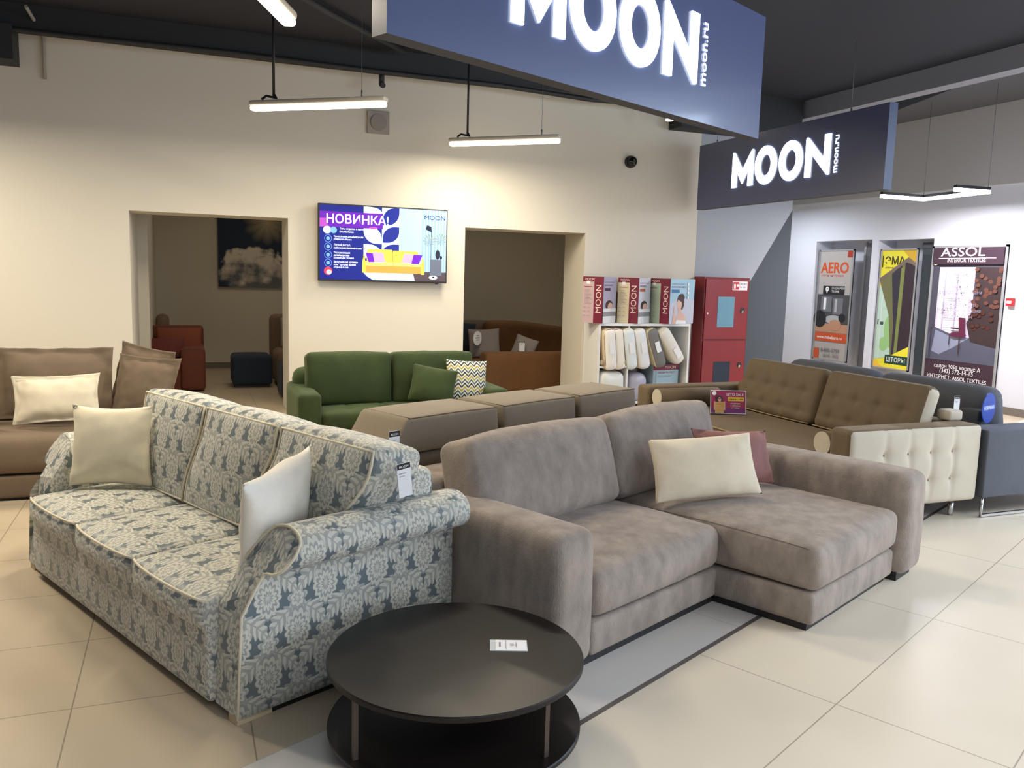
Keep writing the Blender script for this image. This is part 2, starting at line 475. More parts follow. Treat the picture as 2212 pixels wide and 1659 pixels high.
m_floor_shop = tiles('shop_floor_tiles', 0, .6, .604, -.4, 3.237, col(182, 166, 142), col(196, 180, 156), col(138, 124, 106))
m_floor_mall = tiles('hall_floor_tiles', R(25.7), 1.18, .6, 3.11, 1.13, col(208, 196, 176), col(220, 209, 191), col(160, 148, 132))

# ------------------------------------------------------------------ the setting
gd = Vector((math.cos(R(25.7)), math.sin(R(25.7)))); g0 = Vector((1.309, 2.555))
def gp(x): return (x, g0.y+(x-g0.x)*gd.y/gd.x)
bm = BM()
f = bm.faces.new([bm.verts.new((p[0], p[1], 0)) for p in ((-8, -6), (14, -6), gp(14), gp(-8))]); f.material_index = 0
def gs(x): q = gp(x); return (q[0], q[1]+.6/gd.x)
f = bm.faces.new([bm.verts.new((p[0], p[1], 0)) for p in (gp(-8), gp(14), gs(14), gs(-8))]); f.material_index = 2
f = bm.faces.new([bm.verts.new((p[0], p[1], 0)) for p in (gs(-8), gs(14), (14, 18), (-8, 18))]); f.material_index = 1
m_floor_strip = tiles('border_floor_tiles', R(25.7), 1.18, .6, 3.5, 2.334, col(202, 197, 190), col(212, 207, 200), col(176, 170, 162))
struct('floor', bm, [m_floor_mall, m_floor_shop, m_floor_strip])
bm = BM(); nn = Vector((-gd.y, gd.x))*.011
a, b = Vector(gp(-4)), Vector(gp(9.8))
prism(bm, [tuple(a-nn), tuple(b-nn), tuple(b+nn), tuple(a+nn)], -.002, .0015)
struct('trim_1', bm, M('dark_floor_joint', (92, 84, 80), .6))
# shop wall with two openings
YW = 9.6; T = .6
O1 = (-.479, 1.108, 2.155); O2 = (3.146, 4.728, 2.15)
bm = BM()
box(bm, -8, O1[0], YW, YW+T, 0, 4.0); box(bm, O1[0], O1[1], YW, YW+T, O1[2], 4.0)
box(bm, O1[1], O2[0], YW, YW+T, 0, 4.0); box(bm, O2[0], O2[1], YW, YW+T, O2[2], 4.0)
box(bm, O2[1], 7.88, YW, YW+T, 0, 4.0)
struct('wall_back', bm, m_wall)
bm = BM()     # painted grey field and dark triangle at the end of the shop wall
prism(bm, [(6.357, 0), (7.882, 0), (7.882, 3.99), (6.357, 3.99)], YW-.003, YW, axis='y')
struct('trim_2', bm, m_wallgrey)
bm = BM(); prism(bm, [(6.36, 0), (7.883, 0), (7.883, 2.60), (6.36, .20)], YW-.006, YW-.003, axis='y')
struct('trim_3', bm, m_walldark)
# rooms behind the openings
bm = BM(); box(bm, -.60, 7.2, 14.2, 14.3, 0, 3.0); struct('wall_rear', bm, m_wall)
bm = BM(); box(bm, -.60, O1[0], YW+T, 11.2, 0, 3.0); box(bm, -.60, -.36, 11.2, 14.2, 0, 3.0); struct('wall_left', bm, m_wall)
bm = BM(); box(bm, 7.1, 7.2, YW+T, 14.2, 0, 3.0); struct('wall_side', bm, m_wall)
bm = BM(); box(bm, 2.55, 2.65, YW+T, 14.2, 0, 3.0); struct('wall_middle', bm, m_wall)
bm = BM(); box(bm, -.6, 7.2, YW+T, 14.3, 3.0, 3.1); struct('ceiling', bm, m_wall)
bm = BM(); box(bm, -.36, 2.55, 14.185, 14.2, 0, .09); struct('baseboard_rear', bm, m_skirt)
# mall wall on the right with two niches
XR = 9.85; N1 = (10.11, 11.33, 2.30); N2 = (8.97, 9.99, 2.28)
bm = BM()
box(bm, XR, XR+.35, -6, N2[0], 0, 2.93); box(bm, XR, XR+.35, N2[0], N2[1], N2[2], 2.93)
box(bm, XR, XR+.35, N2[1], N1[0], 0, 2.93); box(bm, XR, XR+.35, N1[0], N1[1], N1[2], 2.93)
box(bm, XR, XR+.35, N1[1], 18, 0, 2.93); box(bm, XR+.35, XR+.4, -6, 18, 0, 2.93)
struct('wall_right', bm, m_wallwhite)
bm = BM(); box(bm, XR-.05, XR+.4, -6, 18, 2.93, 4.3); struct('wall_right_upper', bm, m_wallbeige)
bm = BM(); box(bm, XR-.012, XR, -6, N2[0], 0, .1); struct('baseboard_right', bm, m_skirt)
# ceilings
bm = BM(); box(bm, -8, 7.75, -3, YW, 4.0, 4.1); struct('ceiling', bm, m_ceil)
bm = BM(); box(bm, 7.75, 7.95, -3, 18, 3.77, 4.1); struct('trim_4', bm, M('ceiling_beam_grey', (146, 148, 156), .8))
bm = BM(); box(bm, 7.95, 9.9, -3, 18, 4.3, 4.4); struct('ceiling', bm, m_teal)
bm = BM(); prism(bm, [(9.8, 18), (9.55, 10.6), (9.0, 8.93), (8.42, 7.17), (8.58, 6.83), (8.8, 3), (9.8, 3)], 3.95, 4.12)
struct('ceiling', bm, M('soffit_grey', (92, 92, 95), .9))
bm = BM(); box(bm, -8, 6.0, YW-.22, YW-.001, 3.775, 3.999); struct('trim_5', bm, m_duct)
bm = BM(); box(bm, -3.6, -1.40, YW-.35, YW-.001, 3.46, 3.774); struct('trim_6', bm, m_duct)
bm = BM(); box(bm, 5.85, 7.7, YW-.3, YW-.001, 3.50, 3.999); struct('trim_7', bm, m_duct)

# ------------------------------------------------------------------ things on and near the ceiling
def pipe(name, label, pts, r, m, cat='pipe'):
    return tag(obj(name, tube(BM(), pts, r, seg=10), m), label, cat)
pipe('cable_pipe', 'black cable pipe running along the top of the shop wall', [(-1.9, 9.33, 3.70), (-1.5, 9.31, 3.74), (-1.0, 9.30, 3.735), (0.5, 9.32, 3.76), (2, 9.31, 3.74), (3.4, 9.30, 3.74), (4.6, 9.31, 3.70), (5.8, 9.32, 3.73)], .028, m_duct)
pipe('ceiling_conduit', 'dark conduit crossing the dark ceiling towards the shop wall', [(-.2, 6.2, 3.95), (.55, 7.2, 3.94), (1.35, 8.2, 3.95), (2.3, 9.2, 3.95)], .03, m_duct)
pipe('wall_conduit', 'short bent white conduit at the top left of the shop wall', [(-1.27, 9.2, 3.93), (-1.2, 9.56, 3.80), (-1.185, 9.575, 3.74), (-1.185, 9.575, 3.37)], .016, M('dull_white_plastic', (150, 146, 136), .7))
bm = BM(); cyl(bm, (2.08, 9.36, 3.62), (2.08, 9.36, 3.775), .03); cyl(bm, (2.08, 9.36, 3.62), (2.08, 9.30, 3.60), .03)
tag(obj('pipe_stub', bm, m_duct), 'short black stub hanging from the wall pipe above the vent box', 'pipe')
bm = BM(); box(bm, 1.97, 2.22, YW-.03, YW, 3.13, 3.38, bev=.008)
vb = tag(obj('vent_box', bm, M('vent_beige', (160, 152, 142), .8)), 'square beige vent cover high on the shop wall behind a lamp', 'vent')
bm = BM(); cyl(bm, (2.095, YW-.045, 3.255), (2.095, YW-.03, 3.255), .09)
obj('vent_disc', bm, M('vent_disc_beige', (146, 138, 130), .8), vb)
t = thing('security_camera', 'black dome camera on the shop wall under the big sign', 'camera', (5.31, YW, 3.06))
bm = BM(); cyl(bm, (0, 0, 0), (0, -.05, 0), .075, 28); obj('mount', bm, m_black, t)
bm = BM(); bmesh.ops.create_uvsphere(bm, u_segments=24, v_segments=14, radius=.068); bmesh.ops.translate(bm, vec=(0, -.055, 0), verts=bm.verts)
obj('dome', bm, M('gloss_black', (16, 16, 18), .12), t, smooth=True)
bm = BM(); cyl(bm, (0, -.118, 0), (0, -.126, 0), .018); obj('lens', bm, M('lens_grey', (60, 60, 66), .2), t)

def linear_lamp(label, p, ang, L, cable, wire, power, black_conduit=True):
    t = thing('linear_lamp', label, 'ceiling lamp', p, ang, 'hanging linear lamps in the showroom')
    bm = BM(); soft(bm, -L/2, L/2, -.045, .045, .025, .075, r=.022, n=3); obj('housing', bm, m_lampb, t)
    bm = BM(); soft(bm, -L/2+.01, L/2-.01, -.04, .04, -.012, .03, r=.02, n=3); obj('diffuser', bm, m_lamp, t)
    h = 3.985-p[2]
    if black_conduit:
        bm = BM(); tube(bm, [(cable, 0, h), (cable, 0, .10)], .012); tube(bm, [(cable, 0, .13), (cable+.03, 0, .09), (cable-.08, .01, .115), (cable-.12, 0, .085)], .011)
        obj('cable', bm, m_black, t)
    bm = BM(); tube(bm, [(wire, 0, h), (wire, 0, .07)], .0022, seg=5); cyl(bm, (wire, 0, .07), (wire, 0, .13), .007, 10)
    obj('suspension_wire', bm, m_wire, t)
    l = bpy.data.lights.new('lamp_light', 'AREA'); l.shape = 'RECTANGLE'; l.size = L-.05; l.size_y = .07; l.energy = power; l.color = WARM
    o = bpy.data.objects.new('lamp_light', l); C.objects.link(o)
    o.location = (p[0], p[1], p[2]-.02); o.rotation_euler = (0, 0, ang)
    return t
linear_lamp('white linear lamp hanging on a black cable above the left doorway and screen', (1.12, 7.55, 2.98), R(-37.7), 1.3, -.42, .42, 37)
linear_lamp('white linear lamp hanging to the right of the screen, below the big sign', (3.21, 8.55, 2.98), R(-42), 1.26, -.42, .42, 37)
linear_lamp('bright linear lamp cut by the top edge of the picture', (.36, 4.55, 2.98), R(67), 1.3, -.3, .42, 26, False)
t = thing('spotlight', 'small round lit spotlight beyond the lower edge of the big sign', 'spotlight', (5.55, 9.1, 3.50))
bm = BM(); cyl(bm, (0, 0, .03), (0, 0, .5), .05); obj('housing', bm, m_black, t)
bm = BM(); cyl(bm, (0, 0, .012), (0, 0, .03), .045); obj('lens', bm, m_lamp, t)
# zigzag lamp before the right wall
t = thing('zigzag_lamp', 'white zigzag line lamp hanging before the right-hand wall', 'ceiling lamp', (0, 0, 0))
zp = [Vector(p) for p in ((8.25, 8.36, 2.72), (8.94, 8.37, 2.72), (8.79, 7.31, 2.72), (8.33, 7.34, 2.72))]
bm = BM(); bm2 = BM()
for a, b in zip(zp, zp[1:]):
    d = (b-a).normalized(); n_ = Vector((-d.y, d.x, 0))*.022; a2 = a-d*.022; b2 = b+d*.022
    prism(bm, [tuple((a2-n_)[:2]), tuple((b2-n_)[:2]), tuple((b2+n_)[:2]), tuple((a2+n_)[:2])], 2.70, 2.74)
    prism(bm2, [tuple((a2-n_)[:2]), tuple((b2-n_)[:2]), tuple((b2+n_)[:2]), tuple((a2+n_)[:2])], 2.741, 2.775)
obj('diffuser', bm, m_lampc, t); obj('housing', bm2, m_black, t)
for q in zp[1:3]: obj('suspension_wire', tube(BM(), [(q.x, q.y, 4.29), (q.x, q.y, 2.77)], .003, seg=5), m_wire, t)
area('zigzag_light', (8.75, 7.9, 2.69), (0, 0, R(80)), 1.2, .08, 75, (1.0, .95, .97))

# hanging signs
def moon_letters(bm, h, M4, depth=.012, mat=0):
    Mp = [(0, 0), (0, .97), (.02, 1), (.06, 1), (.11, .95), (.475, .47), (.84, .95), (.89, 1), (.93, 1), (.95, .97), (.95, 0), (.745, 0), (.745, .48), (.475, .09), (.205, .48), (.205, 0)]
    Np = [(0, 0), (0, .97), (.02, 1), (.06, 1), (.11, .96), (.67, .42), (.67, 1), (.88, 1), (.88, .03), (.86, 0), (.82, 0), (.77, .04), (.21, .58), (.21, 0)]
    def solid(pts, ox):
        a = [bm.verts.new(M4 @ Vector(((p[0]+ox)*h, p[1]*h, 0))) for p in pts]
        b = [bm.verts.new(M4 @ Vector(((p[0]+ox)*h, p[1]*h, depth))) for p in pts]
        bm.faces.new(a[::-1]); bm.faces.new(b); n = len(pts)
        for i in range(n): bm.faces.new((a[i], a[(i+1) % n], b[(i+1) % n], b[i]))
    def ring(ox, wd):
        N = 48; V = []
        for z in (0, depth):
            for rx, ry in ((wd/2, .52), (wd/2-.235, .285)):
                V.append([bm.verts.new(M4 @ Vector(((ox+wd/2+rx*math.cos(2*math.pi*i/N))*h, (.5+ry*math.sin(2*math.pi*i/N))*h, z))) for i in range(N)])
        for i in range(N):
            j = (i+1) % N
            bm.faces.new((V[2][i], V[2][j], V[3][j], V[3][i])); bm.faces.new((V[0][i], V[1][i], V[1][j], V[0][j]))
            bm.faces.new((V[0][i], V[0][j], V[2][j], V[2][i])); bm.faces.new((V[1][i], V[3][i], V[3][j], V[1][j]))
    x = 0; solid(Mp, x); x += .95+.09; ring(x, .92); x += .92+.10; ring(x, .92); x += .92+.12; solid(Np, x); x += .87
    return x*h
def moon_sign(label, origin, ang, L, H, D):
    t = thing('hanging_sign', label, 'sign', origin, ang, 'navy signs hanging from the ceiling')
    bm = BM(); box(bm, 0, L, 0, D, 0, H)
    for f in bm.faces:
        n = f.normal if f.normal.length else None
        f.normal_update(); f.material_index = 1 if abs(f.normal.x) > .5 else (2 if f.normal.z < -.5 else 0)
    obj('box', bm, [m_navy, m_navyside, m_under], t)
    F = frame((.73, -.001, .21), (1, 0, 0), (0, 0, 1))
    bm = BM(); wdt = moon_letters(bm, .412, F); obj('letters', bm, m_letter, t)
    bm = BM(); text_bm(bm, 'moon.ru', .73+wdt+.115, .215, .098, M4=frame((0, -.006, 0), (1, 0, 0), (0, 0, 1)), rot=math.pi/2, bold=.012, sx=1.12)
    obj('web_address', bm, m_letter, t)
    for q in (.3, L-.55):
        bm = BM(); tube(bm, [(q, D/2, H), (q, D/2, 3.995-origin[2])], .002, seg=5); cyl(bm, (q, D/2, H), (q, D/2, H+.04), .008, 8)
        obj('suspension_wire', bm, m_wire, t)
    return t
moon_sign('big navy sign with lit white letters, nearest, cut by the top edge of the picture', (.814, 3.579, 2.58), R(25), 3.21, .8, .10)
moon_sign('navy sign with lit white letters hanging farther back on the right, seen whole', (6.204, 9.40, 2.505), R(-90), 3.11, .8, .10)

# ------------------------------------------------------------------ television
t = thing('television', 'wall-mounted television showing a yellow sofa advert', 'television', (1.417, YW-.11, 1.487))
TW, TH = 1.478, .845
bm = BM(); box(bm, 0, TW, 0, .05, 0, TH, bev=.006); box(bm, .3, TW-.3, .05, .1095, .2, TH-.2); box(bm, TW-.13, TW-.10, .01, .04, -.012, 0); obj('casing', bm, m_black, t)
def E(n, rgb, s=.9): return M('screen_'+n, rgb, .3, emit=s*.62, spec=.2)
SM = {'navy': E('navy', (22, 30, 122), .75), 'sky': E('sky', (150, 186, 236)), 'white': E('white', (214, 240, 255), 1), 'ice': E('ice', (176, 206, 240)),
      'leaf': E('leaf', (28, 38, 128), .8), 'vio': E('violet', (92, 26, 160)), 'mag': E('magenta', (160, 70, 170)), 'blue': E('blue', (110, 160, 235)), 'yel': E('yellow', (216, 196, 70)),
      'gold': E('gold', (184, 142, 62)), 'lil': E('lilac', (206, 150, 214)), 'pur': E('purple', (96, 24, 180)), 'dark': E('dark', (34, 34, 48), .6),
      'brn': E('brown', (74, 62, 68), .7), 'cur': E('curtain', (126, 158, 206)), 'grn': E('grey_green', (126, 138, 128)), 'gry': E('stone', (90, 96, 112), .8), 'red': E('red', (220, 60, 80)), 'text': E('text', (240, 246, 255), 1.1), 'ink': E('ink', (30, 34, 84), .6), 'lime': E('lime', (222, 226, 110))}
SW, SH = TW-.03, TH-.035
def sx(v): return v*SW
def sy(v): return (1-v)*SH
S = [('rect', 0, 0, SW, SH, 'navy'), ('rect', sx(.335), 0, SW, SH, 'sky'), ('rect', sx(.335), 0, sx(.62), sy(.60), 'navy'),
     ('rect', sx(.62), 0, sx(.80), sy(.62), 'sky'), ('rect', sx(.73), 0, SW, sy(.87), 'brn')]
for i in range(8): S.append(('rect', sx(.80+i*.025), sy(.86), sx(.812+i*.025), sy(0), 'cur'))
S += [('rect', sx(.335), sy(.58), sx(.62), sy(0), 'ice'), ('rect', sx(.335), sy(.60), sx(.478), sy(0), 'leaf'),
      ('poly', leafq(sx(.335), sy(.10), sx(.476), sy(0), 2, 2), 'white'), ('poly', leafq(sx(.485), sy(.24), sx(.615), sy(0), 3, 1), 'leaf'),
      ('poly', leafq(sx(.335), sy(.50), sx(.476), sy(.26), 2, 0), 'white'), ('poly', leafq(sx(.485), sy(.48), sx(.615), sy(.26), 3, 1), 'leaf'),
      ('poly', leafq(sx(.335), sy(.70), sx(.476), sy(.51), 2, 2), 'white'), ('poly', leafq(sx(.485), sy(.66), sx(.615), sy(.50), 3, 3), 'leaf'),
      ('rect', 0, sy(.295), sx(.485), sy(.085), 'vio'), ('rect', 0, sy(.295), sx(.06), sy(.18), 'mag'), ('ell', sx(.41), sy(.285), .05, .012, 'mag'),
      ('text', 'НОВИНКА!', sx(.045), sy(.24), .135, 'text', dict(bold=.014, sx=1.0)),
      ('text', 'MOON', sx(.815), sy(.135), .072, 'ink', dict(sx=1.12))]
for i, y in enumerate((.335, .45, .56, .67, .78)):
    for rr, mm in ((.041, 'blue'), (.037, 'navy'), (.020, 'blue')): S.append(('ell', sx(.063), sy(y), rr, rr, mm))
S += [('ell', sx(.055), sy(.335), .041, .041, 'white'), ('ell', sx(.105), sy(.335), .036, .036, 'blue'), ('ell', sx(.063), sy(.89), .045, .045, 'red'), ('ell', sx(.07), sy(.905), .028, .026, 'white')]
lines = [('Типы отделки и мягкости', .15, .325), ('Elea Manhattan', .15, .365), ('Уникальная дизайнерская', .105, .432), ('клавиша «Moon»', .105, .468), ('Лёгкий доступ,', .105, .545), ('работа механизма в шкафу', .105, .585),
         ('Эксклюзивная', .105, .65), ('дизайнерская', .105, .685), ('коллекция тканей', .105, .72), ('Высочайший уровень', .105, .775), ('комфорта во время', .105, .812), ('отдыха и сна', .105, .848)]
for s, x, y in lines: S.append(('text', s, sx(x), sy(y), .030, 'text', dict(sx=.86)))
S += [('poly', [(sx(.335), sy(.90)), (sx(.36), sy(.95)), (sx(.41), sy(1)), (sx(.745), sy(1)), (sx(.73), sy(.89))], 'ice'),
      ('rect', sx(.36), sy(.88), sx(.77), sy(.60), 'gold'), ('rect', sx(.365), sy(.76), sx(.56), sy(.575), 'yel'), ('rect', sx(.568), sy(.76), sx(.765), sy(.585), 'yel'),
      ('rect', sx(.335), sy(.90), sx(.81), sy(.78), 'gold'), ('poly', leafq(sx(.325), sy(.90), sx(.352), sy(.66), 3, 2), 'yel'), ('poly', leafq(sx(.795), sy(.91), sx(.822), sy(.68), 3, 2), 'yel'),
      ('rect', sx(.35), sy(.80), sx(.567), sy(.745), 'lime'), ('rect', sx(.572), sy(.80), sx(.797), sy(.745), 'lime'),
      ('poly', [(sx(.35), sy(.625)), (sx(.41), sy(.63)), (sx(.42), sy(.75)), (sx(.375), sy(.755))], 'pur'), ('poly', [(sx(.405), sy(.615)), (sx(.49), sy(.62)), (sx(.505), sy(.75)), (sx(.42), sy(.755))], 'lil'),
      ('poly', [(sx(.72), sy(.63)), (sx(.805), sy(.635)), (sx(.775), sy(.765)), (sx(.71), sy(.76))], 'pur'), ('poly', [(sx(.66), sy(.62)), (sx(.735), sy(.63)), (sx(.715), sy(.76)), (sx(.635), sy(.745))], 'lil'),
      ('rect', sx(.873), sy(.69), sx(.876), sy(.30), 'dark'), ('poly', [(sx(.83), sy(.27)), (sx(.84), sy(.21)), (sx(.875), sy(.23)), (sx(.88), sy(.31))], 'dark'),
      ('rect', sx(.868), sy(.92), sx(.965), sy(.69), 'gry'), ('ell', sx(.93), sy(.62), .026, .055, 'dark'), ('ell', sx(.958), sy(.66), .016, .022, 'dark')]
for k in range(22):
    a = k/22*math.pi*2; cx, cy = ((.86, .42) if k % 2 else (.955, .40))
    S.append(('poly', [(sx(cx), sy(cy+.03)), (sx(cx+.05*math.cos(a)), sy(cy-.08*math.sin(a))), (sx(cx+.045*math.cos(a+.25)), sy(cy-.085*math.sin(a+.25)))], 'grn'))
S += [('ell', sx(.895), sy(.945), .05, .022, 'white'), ('ell', sx(.895), sy(.94), .015, .008, 'dark')]
used = sorted({(s[-1] if s[0] != 'text' else s[5]) for s in S})
art('screen', t, frame((.015, -.0006, .02), (1, 0, 0), (0, 0, 1)), S, {k: SM[k] for k in used}, step=.00004)

# ------------------------------------------------------------------ fire cabinet
t = thing('fire_hose_cabinet', 'red steel fire cabinet with two doors beside the pillow shelf', 'fire cabinet', (6.355, YW-.245, .16))
bm = BM(); box(bm, 0, .71, 0, .238, 0, 1.495, bev=.004); obj('body', bm, m_reddark, t)
dd = []
for z0, z1, wz0, wz1, wm in ((.68, 1.47, .84, 1.24, m_bluegl), (.03, .66, .02+.0, .38, m_navygl)):
    bm = BM(); box(bm, .02, .69, -.016, 0, z0, z1, bev=.004); d = obj('door', bm, m_red, t)
    cx = .345 if z0 > .5 else .33
    bm = BM(); box(bm, cx-.13, cx+.13, -.019, -.016, max(wz0, z0+.01), wz1); obj('window', bm, wm, d)
    bm = BM(); cyl(bm, (.61, -.016, (z0+z1)/2-.01), (.61, -.020, (z0+z1)/2-.01), .036, 24); obj('lock_recess', bm, m_black, d)
    bm = BM(); cyl(bm, (.61, -.02, (z0+z1)/2-.02), (.595, -.035, (z0+z1)/2-.04), .012, 10); obj('handle', bm, M('ivory_plastic', (214, 200, 186), .4), d)
    if z0 > .5:
        art('notice', d, frame((.43, -.0165, 1.33), (1, 0, 0), (0, 0, 1)), [('rect', 0, 0, .235, .115, 'p'), ('rect', .008, .008, .105, .107, 'r'), ('rect', .02, .02, .05, .08, 'w'), ('ell', .08, .06, .017, .02, 'w'), ('text', 'ПК № 7', .115, .07, .032, 'k'), ('text', '01  101', .115, .03, .03, 'r')],
            {'p': m_paper, 'r': M('red_print', (200, 40, 40), .6), 'w': m_white, 'k': m_greyink}, label='white and red printed notice')
bm = BM(); cyl(bm, (.055, -.016, 1.02), (.055, -.03, 1.02), .012, 14); obj('rivet', bm, m_white, t)

# ------------------------------------------------------------------ posters and alarm on the right wall
def G(n, rgb, **k): return M('print_'+n, rgb, .45, **k)
def poster(name, label, x, y0, y1, z0, z1, shapes, mats, fr=.02, cat='poster'):
    """faces -X; plane coords: x runs towards -Y (left to right as seen), y up"""
    t = thing(name, label, cat, (x, y1, z0), 0)
    W, H = y1-y0, z1-z0
    bm = BM(); box(bm, -.02, -.004, -W, 0, 0, H); obj('panel', bm, m_white, t)
    bm = BM()
    for a in ((-W, 0, 0, fr), (-W, 0, H-fr, H), (-W, -W+fr, 0, H), (-fr, 0, 0, H)): box(bm, -.035, -.003, a[0], a[1], a[2], a[3])
    obj('frame', bm, m_alu, t)
    art('print', t, frame((-.0205, -fr, fr), (0, -1, 0), (0, 0, 1)), [tuple(s) for s in shapes(W-2*fr, H-2*fr)], mats, step=.0004)
    return t
def aero(W, H):
    S = [('rect', 0, 0, W, H, 'g'), ('rect', W*.83, H*.94, W, H, 'r'), ('text', 'AERO', W*.04, H*.80, W*.33, 'o', dict(bold=.03, sx=1.0)), ('text', 'салон интерьера', W*.06, H*.765, W*.085, 'o'),
         ('rect', W*.15, H*.60, W*.82, H*.68, 'k'), ('ell', W*.28, H*.65, W*.05, W*.055, 'w'), ('ell', W*.28, H*.65, W*.02, W*.022, 'k'), ('poly', [(W*.24, H*.645), (W*.32, H*.645), (W*.28, H*.61)], 'w'),
         ('text', 'ПОДБЕРЁМ', W*.42, H*.65, W*.07, 'w'), ('text', 'ТКАНЬ', W*.42, H*.62, W*.07, 'w'),
         ('rect', 0, H*.27, W, H*.60, 'd'), ('rect', W*.0, H*.25, W, H*.33, 't'), ('rect', W*.12, H*.44, W*.45, H*.58, 'm'), ('rect', W*.2, H*.46, W*.28, H*.57, 'w'), ('rect', W*.5, H*.42, W*.8, H*.57, 'm'), ('rect', W*.55, H*.44, W*.62, H*.56, 'w2'),
         ('ell', W*.55, H*.37, W*.28, H*.04, 'w2'), ('ell', W*.12, H*.37, W*.2, H*.08, 'k'), ('ell', W*.6, H*.32, W*.2, H*.05, 't'), ('ell', W*.8, H*.39, W*.1, H*.04, 'k'),
         ('rect', 0, H*.165, W, H*.245, 'o'), ('text', 'www.mebelaero.ru', W*.07, H*.19, W*.10, 'w', dict(bold=.01)),
         ('rect', 0, 0, W*.16, H*.095, 'o'), ('text', '8-800-5759', W*.22, H*.065, W*.125, 'k2', dict(bold=.01)), ('text', '(доб. 502)', W*.3, H*.02, W*.11, 'k2')]
    return S
poster('advert_poster', 'narrow grey poster with orange lettering inside the left niche', XR+.06, 10.50, 11.27, .36, 2.16, aero,
       {'g': G('warm_grey', (176, 170, 167)), 'r': G('brick', (170, 50, 36)), 'o': G('orange', (200, 84, 46)), 'k': G('charcoal', (38, 36, 40)), 'w': m_paper, 'd': G('dark_room', (74, 74, 80)), 't': G('tan', (186, 140, 112)), 'm': G('mid_grey', (112, 114, 122)), 'w2': G('pale', (176, 176, 180)), 'k2': m_greyink})
def ema(W, H):
    return [('rect', 0, 0, W, H, 'y'), ('poly', [(W*.6, H), (W, H), (W, H*.87)], 'am'), ('rect', W*.02, H*.855, W*.05, H*.955, 'k'), ('text', 'ЭМА', W*.10, H*.88, W*.25, 'k', dict(bold=.02)), ('text', 'ателье штор', W*.12, H*.845, W*.07, 'k'),
            ('poly', [(0, H*.70), (0, H*.06), (W*.5, H*.10), (W, H*.23), (W, H*.45)], 'mi'), ('ell', W*.35, H*.33, W*.12, H*.11, 'lg'), ('ell', W*.25, H*.2, W*.14, H*.06, 'lg'), ('ell', W*.45, H*.22, W*.1, H*.05, 'lg'),
            ('rect', W*.10, H*.08, W*.13, H*.62, 'pl'), ('rect', W*.02, H*.365, W*.05, H*.41, 'gk'), ('rect', W*.10, H*.365, W*.2, H*.39, 'gk'),
            ('poly', [(0, H*.74), (W*.78, H*.925), (W, H*.88), (W, H*.20), (W*.47, H*.10), (W*.34, H*.45)], 'ol'),
            ('poly', [(W*.34, H*.80), (W*.62, H*.88), (W*.72, H*.12), (W*.50, H*.10), (W*.50, H*.35)], 'vk'),
            ('poly', [(W*.60, H*.85), (W*.70, H*.86), (W*.66, H*.13), (W*.57, H*.11)], 'gr'), ('poly', [(W*.71, H*.90), (W, H*.87), (W, H*.20), (W*.68, H*.14)], 'vk2'),
            ('poly', [(0, H*.735), (0, H*.765), (W*.78, H*.94), (W, H*.89), (W, H*.86), (W*.78, H*.905)], 'tp'),
            ('poly', [(W*.45, H*.10), (W, H*.10), (W, H*.20)], 'y2'), ('rect', W*.33, H*.035, W, H*.11, 'gn'), ('text', 'ШТОРЫ', W*.37, H*.055, W*.145, 'w', dict(bold=.006)), ('rect', 0, 0, W, H*.035, 'y2'), ('poly', [(0, 0), (W*.3, 0), (0, H*.07)], 'am2')]
poster('advert_poster', 'yellow and green curtain poster inside the right niche', XR+.06, 9.26, 9.95, .36, 2.15, ema,
       {'y': G('yellow', (232, 222, 56)), 'am': G('amber', (206, 166, 48)), 'k': G('black', (34, 36, 34)), 'mi': G('mint', (186, 214, 198)), 'lg': G('light_green', (150, 196, 130)), 'pl': G('pale_white', (210, 224, 220)), 'gk': G('grey_dark', (70, 80, 80)), 'ol': G('olive', (112, 112, 76)), 'vk': G('violet_black', (54, 48, 62)), 'gr': G('moss', (124, 132, 76)), 'vk2': G('aubergine', (52, 40, 50)), 'tp': G('taupe', (120, 104, 96)), 'y2': G('yellow_b', (238, 226, 60)), 'gn': G('dark_green', (30, 68, 50)), 'w': m_paper, 'am2': G('amber_b', (240, 196, 70))})
